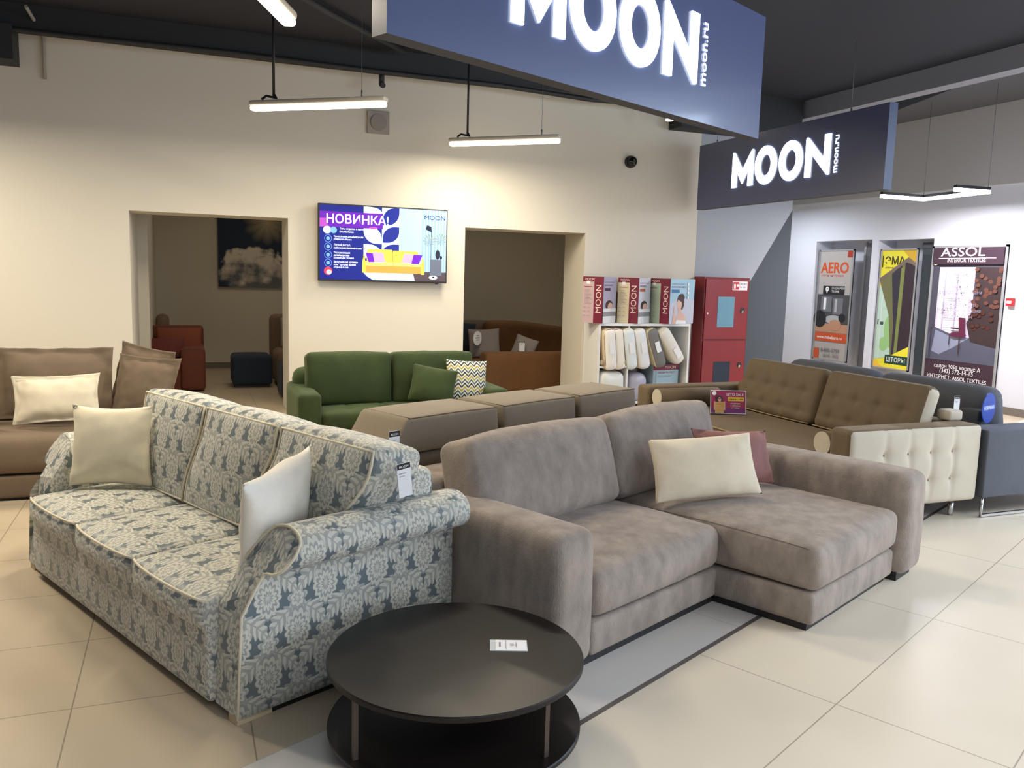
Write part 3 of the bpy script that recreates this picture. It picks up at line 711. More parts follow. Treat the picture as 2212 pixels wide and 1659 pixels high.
def assol(W, H):
    S = [('rect', 0, 0, W, H, 'au'), ('rect', 0, H*.18, W, H*.88, 'dk'), ('rect', W*.10, H*.36, W*.62, H*.86, 'la'), ('rect', W*.13, H*.38, W*.18, H*.84, 'wh'), ('rect', W*.22, H*.38, W*.36, H*.80, 'wh'), ('rect', W*.40, H*.38, W*.56, H*.84, 'wh'),
         ('rect', W*.20, H*.38, W*.207, H*.82, 'gr'), ('rect', W*.38, H*.36, W*.387, H*.82, 'gr'),
         ('poly', [(0, H*.18), (W, H*.18), (W, H*.34), (W*.45, H*.36), (W*.1, H*.42), (0, H*.36)], 'fl'), ('poly', [(W*.12, H*.40), (W*.34, H*.36), (W*.62, H*.36), (W*.4, H*.28), (W*.2, H*.22), (W*.08, H*.24)], 'fl2'),
         ('poly', [(W*.62, H*.86), (W, H*.86), (W, H*.30), (W*.64, H*.33), (W*.56, H*.46), (W*.66, H*.6)], 'cu')]
    random.seed(11)
    for k in range(46):
        x, y = W*random.uniform(.62, .97), H*random.uniform(.42, .85)
        S.append(('ell', x, y, W*.03, H*.014, 'or' if y > H*.55 else 'or2'))
    for k in range(5): S.append(('rect', W*.23, H*(.42+.07*k), W*.37, H*(.423+.07*k), 'gr'))
    S += [('poly', [(W*.46, H*.50), (W*.56, H*.50), (W*.57, H*.385), (W*.48, H*.39)], 'pu'), ('ell', W*.47, H*.375, W*.12, H*.02, 'pu'), ('rect', W*.345, H*.30, W*.358, H*.37, 'wd'), ('rect', W*.49, H*.24, W*.505, H*.37, 'wd'), ('rect', W*.36, H*.415, W*.50, H*.425, 'wd'),
          ('rect', W*.06, H*.18, W*.0+W*.08, H*.42, 'dk2'), ('ell', W*.05, H*.885, W*.03, H*.01, 'gw'),
          ('rect', 0, H*.88, W, H, 'au'), ('text', 'ASSOL', W*.12, H*.94, W*.15, 'w', dict(bold=.008, sx=1.45)), ('rect', W*.09, H*.922, W*.90, H*.927, 'w'), ('text', 'INTERIOR TEXTILES', W*.22, H*.897, W*.062, 'w', dict(sx=1.0)),
          ('text', 'салон 305а корпус А', W*.5, H*.125, W*.068, 'w', dict(align='CENTER', bold=.004)), ('text', '(343) 372-14-15', W*.5, H*.09, W*.075, 'w', dict(align='CENTER', bold=.004)), ('text', 'ИНТЕРНЕТ: ASSOL TEXTILES', W*.5, H*.045, W*.066, 'w', dict(align='CENTER', bold=.004))]
    for i, s in enumerate(('шторы', 'тюли', 'карнизы', 'декоративные ткани', 'покрывала', 'большой выбор', 'ткани, эскиз и пошив', 'мебель, пуфы')):
        S.append(('text', s, W*.45, H*(.80-.043*i), W*.062, 'gr2', dict(align='CENTER')))
    return S
poster('advert_poster', 'tall framed dark poster with a purple armchair picture, right of the niches', XR, 7.79, 8.95, .235, 2.17, assol,
       {'au': G('plum', (62, 42, 56)), 'dk': G('slate', (72, 70, 84)), 'la': G('lavender', (206, 196, 220)), 'wh': G('lilac_white', (232, 226, 240)), 'gr': G('line_grey', (150, 146, 166)), 'fl': G('floor_dark', (84, 86, 104)), 'fl2': G('floor_light', (138, 144, 170)), 'cu': G('curtain_dark', (58, 44, 46)), 'or': G('burnt_orange', (100, 64, 54)), 'or2': G('deep_red', (76, 42, 36)), 'pu': G('purple', (92, 34, 62)), 'wd': G('wood', (66, 44, 40)), 'dk2': G('dark_b', (60, 58, 70)), 'gw': G('glow', (240, 236, 210)), 'w': m_paper, 'gr2': G('soft_grey', (140, 134, 156))}, fr=.03)
# glass partitions standing inside the niches
t = thing('glass_partition', 'grey framed glass partition at the right side of the left niche', 'partition', (XR+.2, 10.47, 0))
for y in (-.04, -.26):
    bm = BM(); box(bm, .0, .03, y, y+.04, 0, 2.28); obj('post', bm, m_alu, t)
bm = BM(); box(bm, .01, .018, -.22, -.04, .02, 2.26); obj('pane', bm, M('grey_glass', (116, 116, 124), .2), t)
t = thing('dark_door_panel', 'dark grey panel at the right side of the right niche', 'panel', (XR+.2, 9.33, 0))
bm = BM(); box(bm, .0, .04, -.34, 0, 0, 2.16); obj('leaf', bm, M('dark_slate_panel', (66, 74, 80), .6), t)
bm = BM(); box(bm, -.01, .05, -.345, .005, 2.16, 2.24); obj('top_rail', bm, m_walldark, t)
t = thing('fire_alarm_button', 'small red alarm box on the right-hand wall', 'alarm', (XR, 7.69, 1.44))
bm = BM(); box(bm, -.045, 0, -.05, .05, -.05, .05, bev=.006); obj('case', bm, M('alarm_red', (196, 40, 44), .4), t)
bm = BM(); box(bm, -.048, -.045, -.032, .032, -.018, .015); obj('plate', bm, m_paper, t)

# ------------------------------------------------------------------ taupe corner sofa (local: x along, y to the back)
def uvp(u, v, z=0): a = R(25); return (u*math.cos(a)-v*math.sin(a), u*math.sin(a)+v*math.cos(a), z)
t = thing('corner_sofa', 'taupe velour sofa with a chaise on the right, in the middle foreground', 'sofa', uvp(2.40, 2.0), R(25))
def arm_def(Q): return Q
o_ = obj('armrest', soft(BM(), 0, .25, 0, 1.15, .03, .60, r=.055, crown=(.0, .012, .012, 0, 0, .012), wob=.003), m_taupe, t)
obj('armrest', soft(BM(), 2.265, 2.53, -.545, 1.15, .03, .595, r=.06, crown=(.012, 0, .012, 0, 0, .012), wob=.003, seed=4), m_taupe, t)
obj('base', soft(BM(), .252, 1.262, .015, 1.08, .035, .185, r=.025, wob=.002), m_taupe, t)
obj('base', soft(BM(), 1.245, 2.262, -.485, 1.08, .035, .185, r=.025, wob=.002), m_taupe, t)
bm = BM(); box(bm, .03, 2.48, .04, 1.10, 0.001, .05); box(bm, 1.27, 2.24, -.45, .04, 0.001, .05); box(bm, 2.28, 2.49, -.50, .04, .001, .05); obj('plinth', bm, m_black, t)
obj('seat_cushion', soft(BM(), .255, 1.262, .0, .82, .192, .405, r=.06, crown=(0, 0, .02, 0, 0, .04), wob=.004, n=12), m_taupe, t)
obj('seat_cushion', soft(BM(), 1.245, 2.262, -.50, .82, .192, .405, r=.055, crown=(0, 0, .02, 0, 0, .04), wob=.004, n=12, seed=2), m_taupe, t)
obj('seam', tube(BM(), [(1.258, y, .393+.012*(1-((y-.1)/.55)**2)) for y in (-.44, -.3, -.1, .1, .3, .5)], .002), M('taupe_seam', (104, 94, 86), .9), t)
obj('back_frame', soft(BM(), .06, 2.47, .84, 1.14, .06, .66, r=.06), m_taupe, t)
for i, (x0, x1) in enumerate(((.16, 1.19), (1.20, 2.23))):
    L4 = lean(.57, .44, R(17))
    bm = soft(BM(), x0, x1, .55, .80, .435, .885, r=.055, crown=(.01, .01, .05, .0, .0, .03), wob=.007, n=12, seed=3+i*5, M4=L4)
    obj('back_cushion', bm, m_taupe, t)

# cushions on it
def dirp(bx, by): return math.atan2(by, bx)
A25 = R(25)
pillow('lumbar_cushion', 'cream rectangular cushion standing on the chaise of the taupe sofa', M('ivory_cotton', (226, 212, 186), .9, var=.04, vscale=9, bump=.2, bscale=300, sheen=.2), uvp(3.90, 2.22, .452), R(25)+math.atan2(-.85, -.53), R(22), .62, .34, .13, pinch=.05, seed=3, wr=.018, sag=.12, roll=R(2.5))
pillow('scatter_cushion', 'dusty pink cushion tucked behind the cream one on the taupe sofa', m_pink, uvp(4.31, 2.28, .455), R(25)+math.atan2(-.9, -.30), R(24), .56, .32, .14, pinch=.08, seed=8, wr=.026, roll=R(-5))

# ------------------------------------------------------------------ damask sofa (local x = -v, y = +u)
t = thing('damask_sofa', 'blue and cream damask three-seat sofa with rolled arms and cream piping', 'sofa', uvp(1.37, 4.78), R(-65))
LN = 2.21
def roll_arm(side):
    """outline in (x outwards, z); side=+1 right arm (outer at x=LN), -1 left arm"""
    ox = LN if side > 0 else 0
    prof = [(-.165, .03), (0, .03), (0, .40), (.0, .52), (.012, .540), (.045, .543), (.085, .562), (.108, .605), (.098, .652), (.062, .684), (.015, .694), (-.045, .685), (-.10, .66), (-.14, .60), (-.160, .5), (-.165, .40)]
    P = []
    n = len(prof)
    for i in range(n):      # smooth the upper outline
        a = Vector(prof[i]); b = Vector(prof[(i+1) % n]); P.append(a)
        if 2 <= i < n-1:
            pa, pb = Vector(prof[i-1]), Vector(prof[(i+2) % n])
            P.append((a+b)/2+((a-pa)-(pb-b))*.06)
    P = [Vector((p.x, p.y)) for p in P]
    ys = [0, .02, .06, .12, .2, .3, .45, .6, .75, .9, 1.0]
    def front(z):   # front edge recedes as the arm rises
        if z < .36: return 0
        q = min(1, (z-.36)/.30); return .20*q**1.15
    bm = BM(); rings = []
    for k, y in enumerate(ys):
        ring = []
        for p in P:
            f0 = front(p.y); yy = f0+(1.0-f0)*y/1.0
            inset = .012 if k == 0 else 0
            c = Vector((-.08, .45)); q = p+(c-p)*inset
            ring.append(bm.verts.new((ox+side*q.x, yy, q.y)))
        rings.append(ring)
    m = len(P)
    for a, b in zip(rings, rings[1:]):
        for i in range(m):
            f = bm.faces.new((a[i], a[(i+1) % m], b[(i+1) % m], b[i])); f.smooth = True
    for rg, rev in ((rings[0], False), (rings[-1], True)):
        f = bm.faces.new(rg if not rev else rg[::-1]); f.smooth = False
    arm = obj('armrest', bm, m_damask, t, uv=True)
    pts = []
    for p in P[1:-3]:
        pts.append((ox+side*p.x*1.0, front(p.y)-.002, p.y))
    if side > 0: obj('piping', tube(BM(), pts, .0055), m_piping, arm, label='cream piping around the arm front')
    return arm
roll_arm(1); roll_arm(-1)
obj('base', soft(BM(), .165, LN-.165, -.025, .96, .035, .37, r=.02, crown=(0, 0, .0, 0, 0, 0)), m_damask, t, uv=True)
bm = BM(); box(bm, .06, LN-.02, .06, .94, .001, .06); obj('plinth', bm, m_black, t)
for x in (LN-.075, .015):
    bm = BM(); box(bm, x, x+.06, .004, .14, .001, .055); obj('leg', bm, M('light_wood', (196, 178, 144), .5), t)
cu = (LN-.33)/3
for i in range(3):
    x0 = .166+i*cu; x1 = x0+cu-.004
    sc = obj('seat_cushion', soft(BM(), x0, x1, -.036, .62, .30, .425, r=.03, crown=(0, 0, .034, 0, 0, .035), n=10), m_damask, t, uv=True)
    pts = []
    for k in range(15):
        s = -1+2*k/14; pts.append((x0+.012+(x1-x0-.024)*k/14, -.034-.034*(1-s*s)**.8+.006, .418+.008*(1-s*s)))
    obj('piping', tube(BM(), pts, .0055), m_piping, sc, label='cream piping on the seat edge')
    L4 = lean(.46, .46, R(10)); b0, b1 = (.168, .835, 1.445, 2.045)[i:i+2]; t0, t1 = (.24, .93, 1.60, 2.28)[i:i+2]
    def flare(Q, b0=b0, b1=b1, t0=t0, t1=t1):
        Q = Q.copy(); f = max(0, min(1, (Q.z-.50)/.36)); f = f*f*(3-2*f); a = (Q.x-b0)/(b1-b0); Q.x = Q.x*(1-f)+(t0+(t1-t0)*a)*f; return Q
    bw = soft(BM(), b0+.004, b1-.004, .455, .70, .435, .95, r=.035, crown=(0, 0, .04, 0, 0, .022), n=10, deform=flare, M4=L4)
    bc = obj('back_cushion', bw, m_damask, t, uv=True); x0, x1 = b0, b1
    pts = []
    X0, X1, Z0, Z1 = x0+.016, x1-.016, .455, .930
    for (xa, za), (xb, zb) in (((X0, Z0), (X1, Z0)), ((X1, Z0), (X1, Z1)), ((X1, Z1), (X0, Z1)), ((X0, Z1), (X0, Z0))):
        for k in range(10):
            f = k/10; x = xa+(xb-xa)*f; z = za+(zb-za)*f
            nx = (x-(x0+x1)/2)/((x1-x0)/2); nz_ = (z-.69)/.255
            pts.append(L4 @ flare(Vector((x, .458-.045*max(0, (1-nx*nx))*max(0, (1-nz_*nz_)), z))))
    obj('piping', tube(BM(), pts, .0055, closed=True), m_piping, bc, label='cream piping around the back cushion')
bf = obj('back_frame', soft(BM(), .03, LN-.015, .74, .92, .05, .80, r=.05, crown=(0, 0, 0, 0, 0, .01)), m_damask, t, uv=True)
def damp(x, y, z=0): a = R(-65); o = uvp(1.37, 4.78); return (o[0]+x*math.cos(a)-y*math.sin(a), o[1]+x*math.sin(a)+y*math.cos(a), z)
pillow('scatter_cushion', 'square cream cushion at the far end of the damask sofa', m_cream, uvp(1.655, 4.40, .463), R(25)+math.atan2(-.67, -.74), R(9), .43, .42, .14, pinch=.085, seed=5, wr=.016, sag=.15, roll=R(1))
pillow('scatter_cushion', 'white cushion leaning inside the near rolled arm of the damask sofa', m_cream2, uvp(1.68, 2.855, .466), R(25)+R(-64), R(-10), .44, .42, .15, pinch=.09, seed=9, wr=.014, roll=R(9))

# ------------------------------------------------------------------ price tags
def price_tag(label, loc, phi, lean_a, w=.055, h=.13, roll=0, group=None, header='MOON'):
    t = thing('price_tag', label, 'price tag', loc, 0, group); t.rotation_euler = orient(phi, lean_a, roll)
    bm = BM(); box(bm, -w/2, w/2, -h, 0, -.001, .0008); obj('card', bm, m_paper, t)
    F = Matrix.Translation((-w/2, -h, .0012))
    art('print', t, F, [('rect', .001, h*.83, w-.001, h-.001, 'k'), ('text', header, w*.5, h*.87, w*.22, 'w', dict(align='CENTER', bold=.01)), ('rect', w*.1, h*.70, w*.6, h*.715, 'g'), ('rect', w*.1, h*.62, w*.5, h*.632, 'g')], {'k': m_ink, 'w': m_white, 'g': m_greyink})
    return t
price_tag('white price tag on the back cushion at the near end of the damask sofa', uvp(1.985, 2.435, .885), R(25)+R(-100), R(-3), .058, .135, roll=R(8))
price_tag('white price tag hanging on the back of the sand coloured sofa', uvp(2.50, 3.135, .845), R(25)+R(-90), R(-2), .066, .165)

# ------------------------------------------------------------------ sand sofa seen from the back (local y towards the viewer's far side)
t = thing('modular_sofa', 'sand coloured sofa turned away, showing three boxy headrests', 'sofa', uvp(2.36, 3.16), R(25))
obj('back', soft(BM(), .06, 2.35, .0, .40, .05, .70, r=.04), m_sand, t)
obj('seat', soft(BM(), .10, 2.35, .40, 1.90, .08, .45, r=.06, wob=.003), m_knit, t, label='seat in coarse beige knit')
for i, (x0, x1, yo) in enumerate(((.27, .905, 0), (.945, 1.575, .0), (1.61, 2.20, .0))):
    def dfm(Q, x0=x0, x1=x1):
        f = (Q.z-.705)/.18; Q = Q.copy()
        if i == 0 and Q.x < (x0+x1)/2: Q.x -= (1-f)*.14*(1-(Q.x-x0)/(x1-x0)*2)
        Q.y += f*.02; return Q
    hr = obj('headrest', soft(BM(), x0, x1, .01, .40, .705, .885, r=.022, crown=(.0, .01, .008, 0, 0, .012), deform=dfm), m_sand, t)
    bm = BM(); z = .884; tube(bm, [(x0+.02, .40, z), (x0+.012, .025, z-.002), (x0+.10, .022, z), ((x0+x1)/2, .016, z+.004), (x1-.02, .024, z-.002), (x1-.012, .40, z)], .0028)
    obj('seam', bm, m_seam, hr)

# ------------------------------------------------------------------ coffee table and the tag on it
TC = (.85, 2.60)
t = thing('coffee_table', 'low round dark coffee table with a lower shelf, in front', 'coffee table', (TC[0], TC[1], 0), R(10))
def disc(bm, r, z0, z1, seg=96, b=.004):
    pr = [(0, z0), (r-b, z0), (r, z0+b), (r, z1-b), (r-b, z1), (0, z1)]
    rings = []
    for rr, z in pr:
        if rr == 0: rings.append([bm.verts.new((0, 0, z))])
        else: rings.append([bm.verts.new((rr*math.cos(2*math.pi*i/seg), rr*math.sin(2*math.pi*i/seg), z)) for i in range(seg)])
    for a, b_ in zip(rings, rings[1:]):
        for i in range(seg):
            j = (i+1) % seg
            if len(a) == 1: bm.faces.new((a[0], b_[j], b_[i]))
            elif len(b_) == 1: bm.faces.new((a[i], a[j], b_[0]))
            else: bm.faces.new((a[i], a[j], b_[j], b_[i]))
    return bm
obj('tabletop', disc(BM(), .435, .300, .322), m_table, t)
obj('lower_shelf', disc(BM(), .432, .070, .090), m_table, t)
bm = BM(); cyl(bm, (0, 0, .002), (0, 0, .0695), .33, 48); obj('plinth', bm, m_black, t)
for px_, py_ in ((.47, 2.445), (1.045, 2.27), (1.17, 2.87), (.60, 2.95)):
    dx, dy = px_-TC[0], py_-TC[1]; a = math.atan2(dy, dx)-R(10); r = min(math.hypot(dx, dy), .405)
    bm = BM(); box(bm, -.008, .008, -.008, .008, .0905, .2995)
    bmesh.ops.translate(bm, vec=(r*math.cos(a), r*math.sin(a), 0), verts=bm.verts); obj('leg', bm, m_tleg, t)
t = thing('price_tag_holder', 'small white price tag in a clear holder lying on the coffee table', 'price tag', (1.045, 2.58, .3225), R(-20))
bm = BM(); box(bm, -.075, .055, -.043, .043, 0, .002); obj('holder', bm, m_clear, t)
bm = BM(); box(bm, -.055, .053, -.041, .041, .002, .003); obj('card', bm, M('tag_paper', (240, 240, 244), .35), t)
art('print', t, Matrix.Translation((-.055, -.041, .0032)), [('rect', .035, .005, .0365, .077, 'g'), ('rect', .012, .025, .017, .06, 'g'), ('text', '151', .05, .055, .018, 'k', dict(rot=-math.pi/2)), ('rect', .07, .02, .072, .06, 'g')], {'k': m_ink, 'g': m_greyink})

# ------------------------------------------------------------------ green sofa
t = thing('green_sofa', 'green velvet two-seat sofa with square arms under the television', 'sofa', (.87, 6.90, 0), 0)
GL = 1.84
def tuft(pts, dep, s=.05, axis=2, crease=0):
    def f(Q):
        Q = Q.copy(); d = 0
        for p in pts:
            a = Q[(axis+1) % 3]-p[0]; b = Q[(axis+2) % 3]-p[1]; rr = a*a+b*b
            d += dep*math.exp(-rr/(s*s))
        if crease:
            for p in pts:
                a = abs(Q[(axis+1) % 3]-p[0]); b = abs(Q[(axis+2) % 3]-p[1])
                d += crease*(math.exp(-(a/.014)**2)*math.exp(-(b/.16)**2)+math.exp(-(b/.014)**2)*math.exp(-(a/.16)**2))*.5
        Q[axis] -= d if dep > 0 or True else 0
        return Q
    return f
obj('armrest', soft(BM(), 0, .19, 0, .88, .10, .60, r=.045), m_green, t); obj('armrest', soft(BM(), GL-.19, GL, 0, .88, .10, .60, r=.045), m_green, t)
obj('base', soft(BM(), .19, GL-.19, .01, .86, .10, .27, r=.02), m_green, t)
tp = [(.20+.1, .3)] # placeholder replaced below
pts = [(y, x) for x in (.45, .75, 1.05, 1.35) for y in (.22, .45)]
pts = [(x, y) for x in (.45, .75, 1.09, 1.39) for y in (.20, .46)]
obj('seat_cushion', soft(BM(), .195, GL-.195, -.01, .62, .275, .44, r=.05, crown=(0, 0, .01, 0, 0, .02), n=80, step=.02, deform=tuft(pts, .025, .045, 2, .014)), m_green, t)
obj('back_frame', soft(BM(), .04, GL-.04, .60, .86, .12, .74, r=.10), m_green, t)
for i, (x0, x1) in enumerate(((.12, .86), (.87, 1.62))):
    obj('back_cushion', soft(BM(), x0, x1, .33, .56, .445, .905, r=.04, crown=(0, 0, .04, 0, 0, .012), wob=.006, seed=i*4, n=12, M4=lean(.33, .44, R(8))), m_green, t)
for x in (.06, GL-.06):
    for y in (.06, .80):
        bm = BM(); cyl(bm, (x, y, .001), (x, y, .10), .02, 12); obj('leg', bm, m_black, t)
pillow('scatter_cushion', 'green velvet cushion leaning against the zigzag cushion', m_green, (2.01, 7.03, .463), R(-102), R(20), .40, .34, .13, pinch=.05, seed=2, wr=.008, roll=R(-10))
pillow('scatter_cushion', 'zigzag patterned cushion at the right end of the green sofa', zigzag(), (2.37, 7.10, .463), R(-93), R(15), .38, .38, .13, pinch=.05, seed=6, wr=.008, roll=R(-3))

# ------------------------------------------------------------------ tufted sofa (local x = -Y, y = +X)
t = thing('tufted_sofa', 'olive brown tufted sofa with a pale buttoned side panel, on the right', 'sofa', (4.0, 6.90, 0), R(-90))
TL = 2.75
bt = [(x, z) for z in (.30, .49) for x in (.30, .51, .71, .91)]
def tuftx(Q):
    Q = Q.copy(); d = 0
    for (y, z) in bt:
        a, b = abs(Q.y-y), abs(Q.z-z); d += .012*math.exp(-(a*a+b*b)/(.05**2))+.008*math.exp(-(a*a+b*b)/(.016**2))
        d += .006*math.exp(-(a/.022)**2)*(math.exp(-(b/.14)**2)+.2)+.003*math.exp(-(b/.02)**2)*math.exp(-(a/.08)**2)
    if Q.x > TL-.08: Q.x -= min(d, .04)
    return Q
bm = soft(BM(), TL-.20, TL, .0, 1.17, .125, .665, r=.035, crown=(0, .02, 0, 0, 0, .004), n=90, step=.013, deform=tuftx)
for f in bm.faces:
    f.normal_update(); c = f.calc_center_median()
    f.material_index = 1 if (f.normal.x > .75 or c.x > TL-.012) else 0
obj('armrest', bm, [m_olive, m_beigevel], t, label='right arm with pale buttoned outer panel')
bm = BM()
for (y, z) in bt: bmesh.ops.create_uvsphere(bm, u_segments=10, v_segments=6, radius=.007, matrix=Matrix.Translation((TL-.006, y, z)))
o_ = obj('button', bm, m_beigevel, t, smooth=True); o_['kind'] = 'stuff'
obj('armrest', soft(BM(), .0, .22, .0, 1.17, .125, .62, r=.035), [m_olive], t)
obj('base', soft(BM(), .22, TL-.20, .02, 1.1, .14, .30, r=.02), m_olive, t)
sc = obj('seat_cushion', soft(BM(), .225, TL-.205, -.01, .82, .305, .44, r=.03, crown=(0, 0, .0, 0, 0, .015)), m_olive, t)
obj('piping', tube(BM(), [(.24, -.008, .425), (1.2, -.012, .43), (TL-.22, -.008, .425)], .006), M('olive_piping', (150, 130, 96), .8), sc)
obj('back_frame', soft(BM(), .2, TL-.10, .98, 1.17, .13, .66, r=.04), m_olive, t)
for i, (x0, x1) in enumerate(((.42, 1.46), (1.475, 2.50))):
    tp = [(z, x) for x in [x0+(x1-x0)*q for q in (.17, .39, .61, .83)] for z in (.55, .72)]
    def td(Q, tp=tp):
        Q = Q.copy(); d = 0
        for z, x in tp:
            a, b = Q.z-z, Q.x-x; d += .013*math.exp(-(a*a+b*b)/(.05**2))+.005*math.exp(-(a/.02)**2)*math.exp(-(b/.10)**2)+.005*math.exp(-(b/.02)**2)*math.exp(-(a/.08)**2)
        if Q.y < .88: Q.y += d
        return Q
    bm = soft(BM(), x0, x1, .78, .93, .45, .94, r=.06, crown=(0, 0, .02, 0, 0, .0), n=80, step=.016, deform=td, M4=lean(.78, .45, R(17)))
    for f in bm.faces:
        f.normal_update(); f.material_index = 1 if f.normal.x > .8 and i == 1 else 0
    bc = obj('back_cushion', bm, [m_olive, m_beigevel], t)
    obj('piping', tube(BM(), [lean(.78, .45, R(17)) @ Vector(p) for p in ((x0+.02, .785, .46), ((x0+x1)/2, .772, .455), (x1-.02, .785, .46))], .005), M('olive_piping', (150, 130, 96), .8), bc)
for i, x in enumerate((.34, TL-.275)):
    b_ = BM(); cyl(b_, (x, .02, .535), (x, .66, .535), .083, 36)
    bs = obj('bolster', b_, [m_olive], t)
    b_ = BM(); cyl(b_, (x, .012, .535), (x, .022, .535), .078, 36); obj('bolster_end', b_, m_beigevel, bs, label='pale round end of the bolster')
for x in (.12, TL-.10):
    for y in (.10, 1.05):
        b_ = BM(); cyl(b_, (x, y, .001), (x, y, .124), .018, 16); obj('leg', b_, m_chrome, t, label='chrome leg')
b_ = BM(); soft(b_, TL-.28, TL-.16, 1.03, 1.16, .665, .74, r=.02); obj('headrest_block', b_, m_beigevel, t)
price_tag('small price tag behind the near top corner of the tufted sofa', (5.19, 4.40, .83), R(-95), R(0), .05, .13)
t = thing('sale_sign', 'crimson and yellow sale card standing on the tufted sofa seat', 'sign', (4.40, 6.01, .462), 0)
t.rotation_euler = orient(R(-112), R(12))
W_, H_ = .31, .205
bm = BM(); box(bm, -W_/2, W_/2, 0, H_, -.002, .001); obj('holder', bm, M('card_white', (226, 220, 226), .3), t)
bm = BM(); box(bm, -W_/2, W_/2, -.001, .002, -.07, -.002); obj('foot', bm, m_clear, t)
art('print', t, Matrix.Translation((-W_/2, 0, .0012)), [('rect', .006, .006, W_-.006, H_-.006, 'c'), ('rect', .006, .006, W_-.006, .05, 'v'), ('text', 'LETO SALE', .138, .158, .031, 'w', dict(bold=.005)), ('rect', .15, .112, W_-.02, .146, 'y'), ('text', 'скидки — 40%', .158, .122, .019, 'k', dict(bold=.006)),
    ('text', 'на диваны', W_*.70, .085, .017, 'w', dict(align='CENTER')), ('text', 'и матрасы', W_*.70, .066, .017, 'w', dict(align='CENTER')), ('text', 'с 1 июня', W_*.70, .048, .017, 'w', dict(align='CENTER')),
    ('ell', .075, .13, .032, .028, 'h'), ('rect', .04, .008, .115, .10, 'y2'), ('rect', .028, .03, .04, .105, 's'), ('rect', .115, .03, .127, .105, 's'), ('ell', .078, .122, .015, .02, 's'), ('rect', .064, .125, .092, .130, 'k')]
    + [('rect', .042, .02+.014*i, .113, .024+.014*i, 'o') for i in range(6)] + [('ell', .03, .175, .018, .018, 'w')],
    {'c': G('crimson', (148, 28, 76)), 'v': G('violet', (108, 30, 110)), 'w': m_white, 'y': G('label_yellow', (222, 184, 50)), 'k': m_ink, 'h': G('hair', (60, 34, 38)), 'y2': G('dress', (212, 172, 96)), 's': G('skin', (206, 156, 136)), 'o': G('stripe', (176, 120, 70))})

# ------------------------------------------------------------------ slate grey sofa, back to back with the tufted one
t = thing('grey_sofa', 'slate grey sofa on a chrome sled base behind the tufted sofa', 'sofa', (6.75, 4.12, 0), R(90))
obj('armrest', soft(BM(), 0, .22, .0, 1.56, .145, .625, r=.012, crown=(0, 0, 0, 0, 0, 0)), m_greyup, t)
obj('back_frame', soft(BM(), .22, 2.6, 1.30, 1.5, .14, .60, r=.03), m_greyup, t)
obj('seat', soft(BM(), .22, 2.6, .05, 1.30, .15, .43, r=.04), m_greyup, t)
for i, (x0, x1) in enumerate(((.26, 1.36), (1.38, 2.5))):
    obj('back_cushion', soft(BM(), x0, x1, 1.0, 1.22, .44, .90, r=.10, crown=(0, 0, .02, .02, 0, .01), wob=.004, M4=lean(1.0, .44, R(10))), m_greyup, t)
obj('small_block', soft(BM(), .26, .42, 1.24, 1.36, .605, .72, r=.02), m_greyup, t)
for x in (.02, 2.3):
    obj('sled_base', tube(BM(), [(x, .08, .14), (x, .08, .015), (x, 1.54, .015), (x, 1.54, .14)], .013, seg=8), m_chrome, t, label='chrome sled base')
t = thing('round_badge', 'blue round promotional badge on the end of the grey sofa back', 'badge', (5.42, 4.33, .745), 0)
bm = BM(); n_ = Vector((math.cos(R(-73)), math.sin(R(-73)), 0)); cyl(bm, n_*.0, n_*.006, .11, 40)
obj('disc', bm, M('badge_blue', (24, 62, 158), .4), t)
xd = Vector((-n_.y, n_.x, 0))
art('lettering', t, frame(n_*.0066, xd, (0, 0, 1)), [('rect', -.09, -.015, .09, .022, 'b'), ('text', 'НОВИНКА', 0, -.008, .034, 'w', dict(align='CENTER', bold=.01))], {'b': M('badge_blue2', (60, 100, 190), .4), 'w': m_white})

# ------------------------------------------------------------------ brown sofa on the left
t = thing('brown_sofa', 'brown linen sofa with flanged back pillows at the left edge', 'sofa', (-2.2, 6.35, 0), 0)
BL = 2.18
obj('base', soft(BM(), 0, BL, .0, .95, .018, .17, r=.02), m_brownlin, t)
bm = BM(); box(bm, .03, BL-.03, .03, .9, .001, .02); obj('plinth', bm, m_black, t)
obj('seat_cushion', soft(BM(), 0, BL, -.01, .80, .175, .42, r=.07, crown=(0, 0, .015, 0, 0, .03), wob=.004), m_brownlin, t)
obj('back_frame', soft(BM(), 0, BL, .74, .95, .06, .62, r=.06), m_brownlin, t)
for i, x in enumerate((.62, 1.36)):
    o = obj('back_pillow', pillow_bm(.70, .46, .20, pinch=.03, flange=.035, seed=12+i, wr=.012), m_brownlin, t)
    o.rotation_euler = orient(R(-90), R(16)); o.location = (x-.03, .52, .47)
pillow('scatter_cushion', 'brown flanged pillow standing behind another at the right end of the brown sofa', m_brownlin, (-.36, 6.98, .47), R(-122), R(12), .40, .46, .15, pinch=.05, flange=.035, seed=21, wr=.02, roll=R(-9))
pillow('scatter_cushion', 'brown flanged pillow, frontmost at the right end of the brown sofa', m_brownlin, (-.30, 6.70, .465), R(-112), R(18), .40, .42, .16, pinch=.07, flange=.035, seed=25, wr=.022, roll=R(-3))
pillow('lumbar_cushion', 'cream flanged rectangular cushion on the brown linen sofa', m_cream, (-.83, 6.62, .475), R(-92), R(14), .52, .30, .14, pinch=.08, flange=.025, seed=17, wr=.02, roll=R(2))
pillow('lumbar_cushion', 'cream cushion on the brown sofa, only its edge in the picture', m_cream, (-1.55, 6.62, .475), R(-80), R(14), .52, .30, .14, pinch=.04, flange=.025, seed=19, wr=.012)

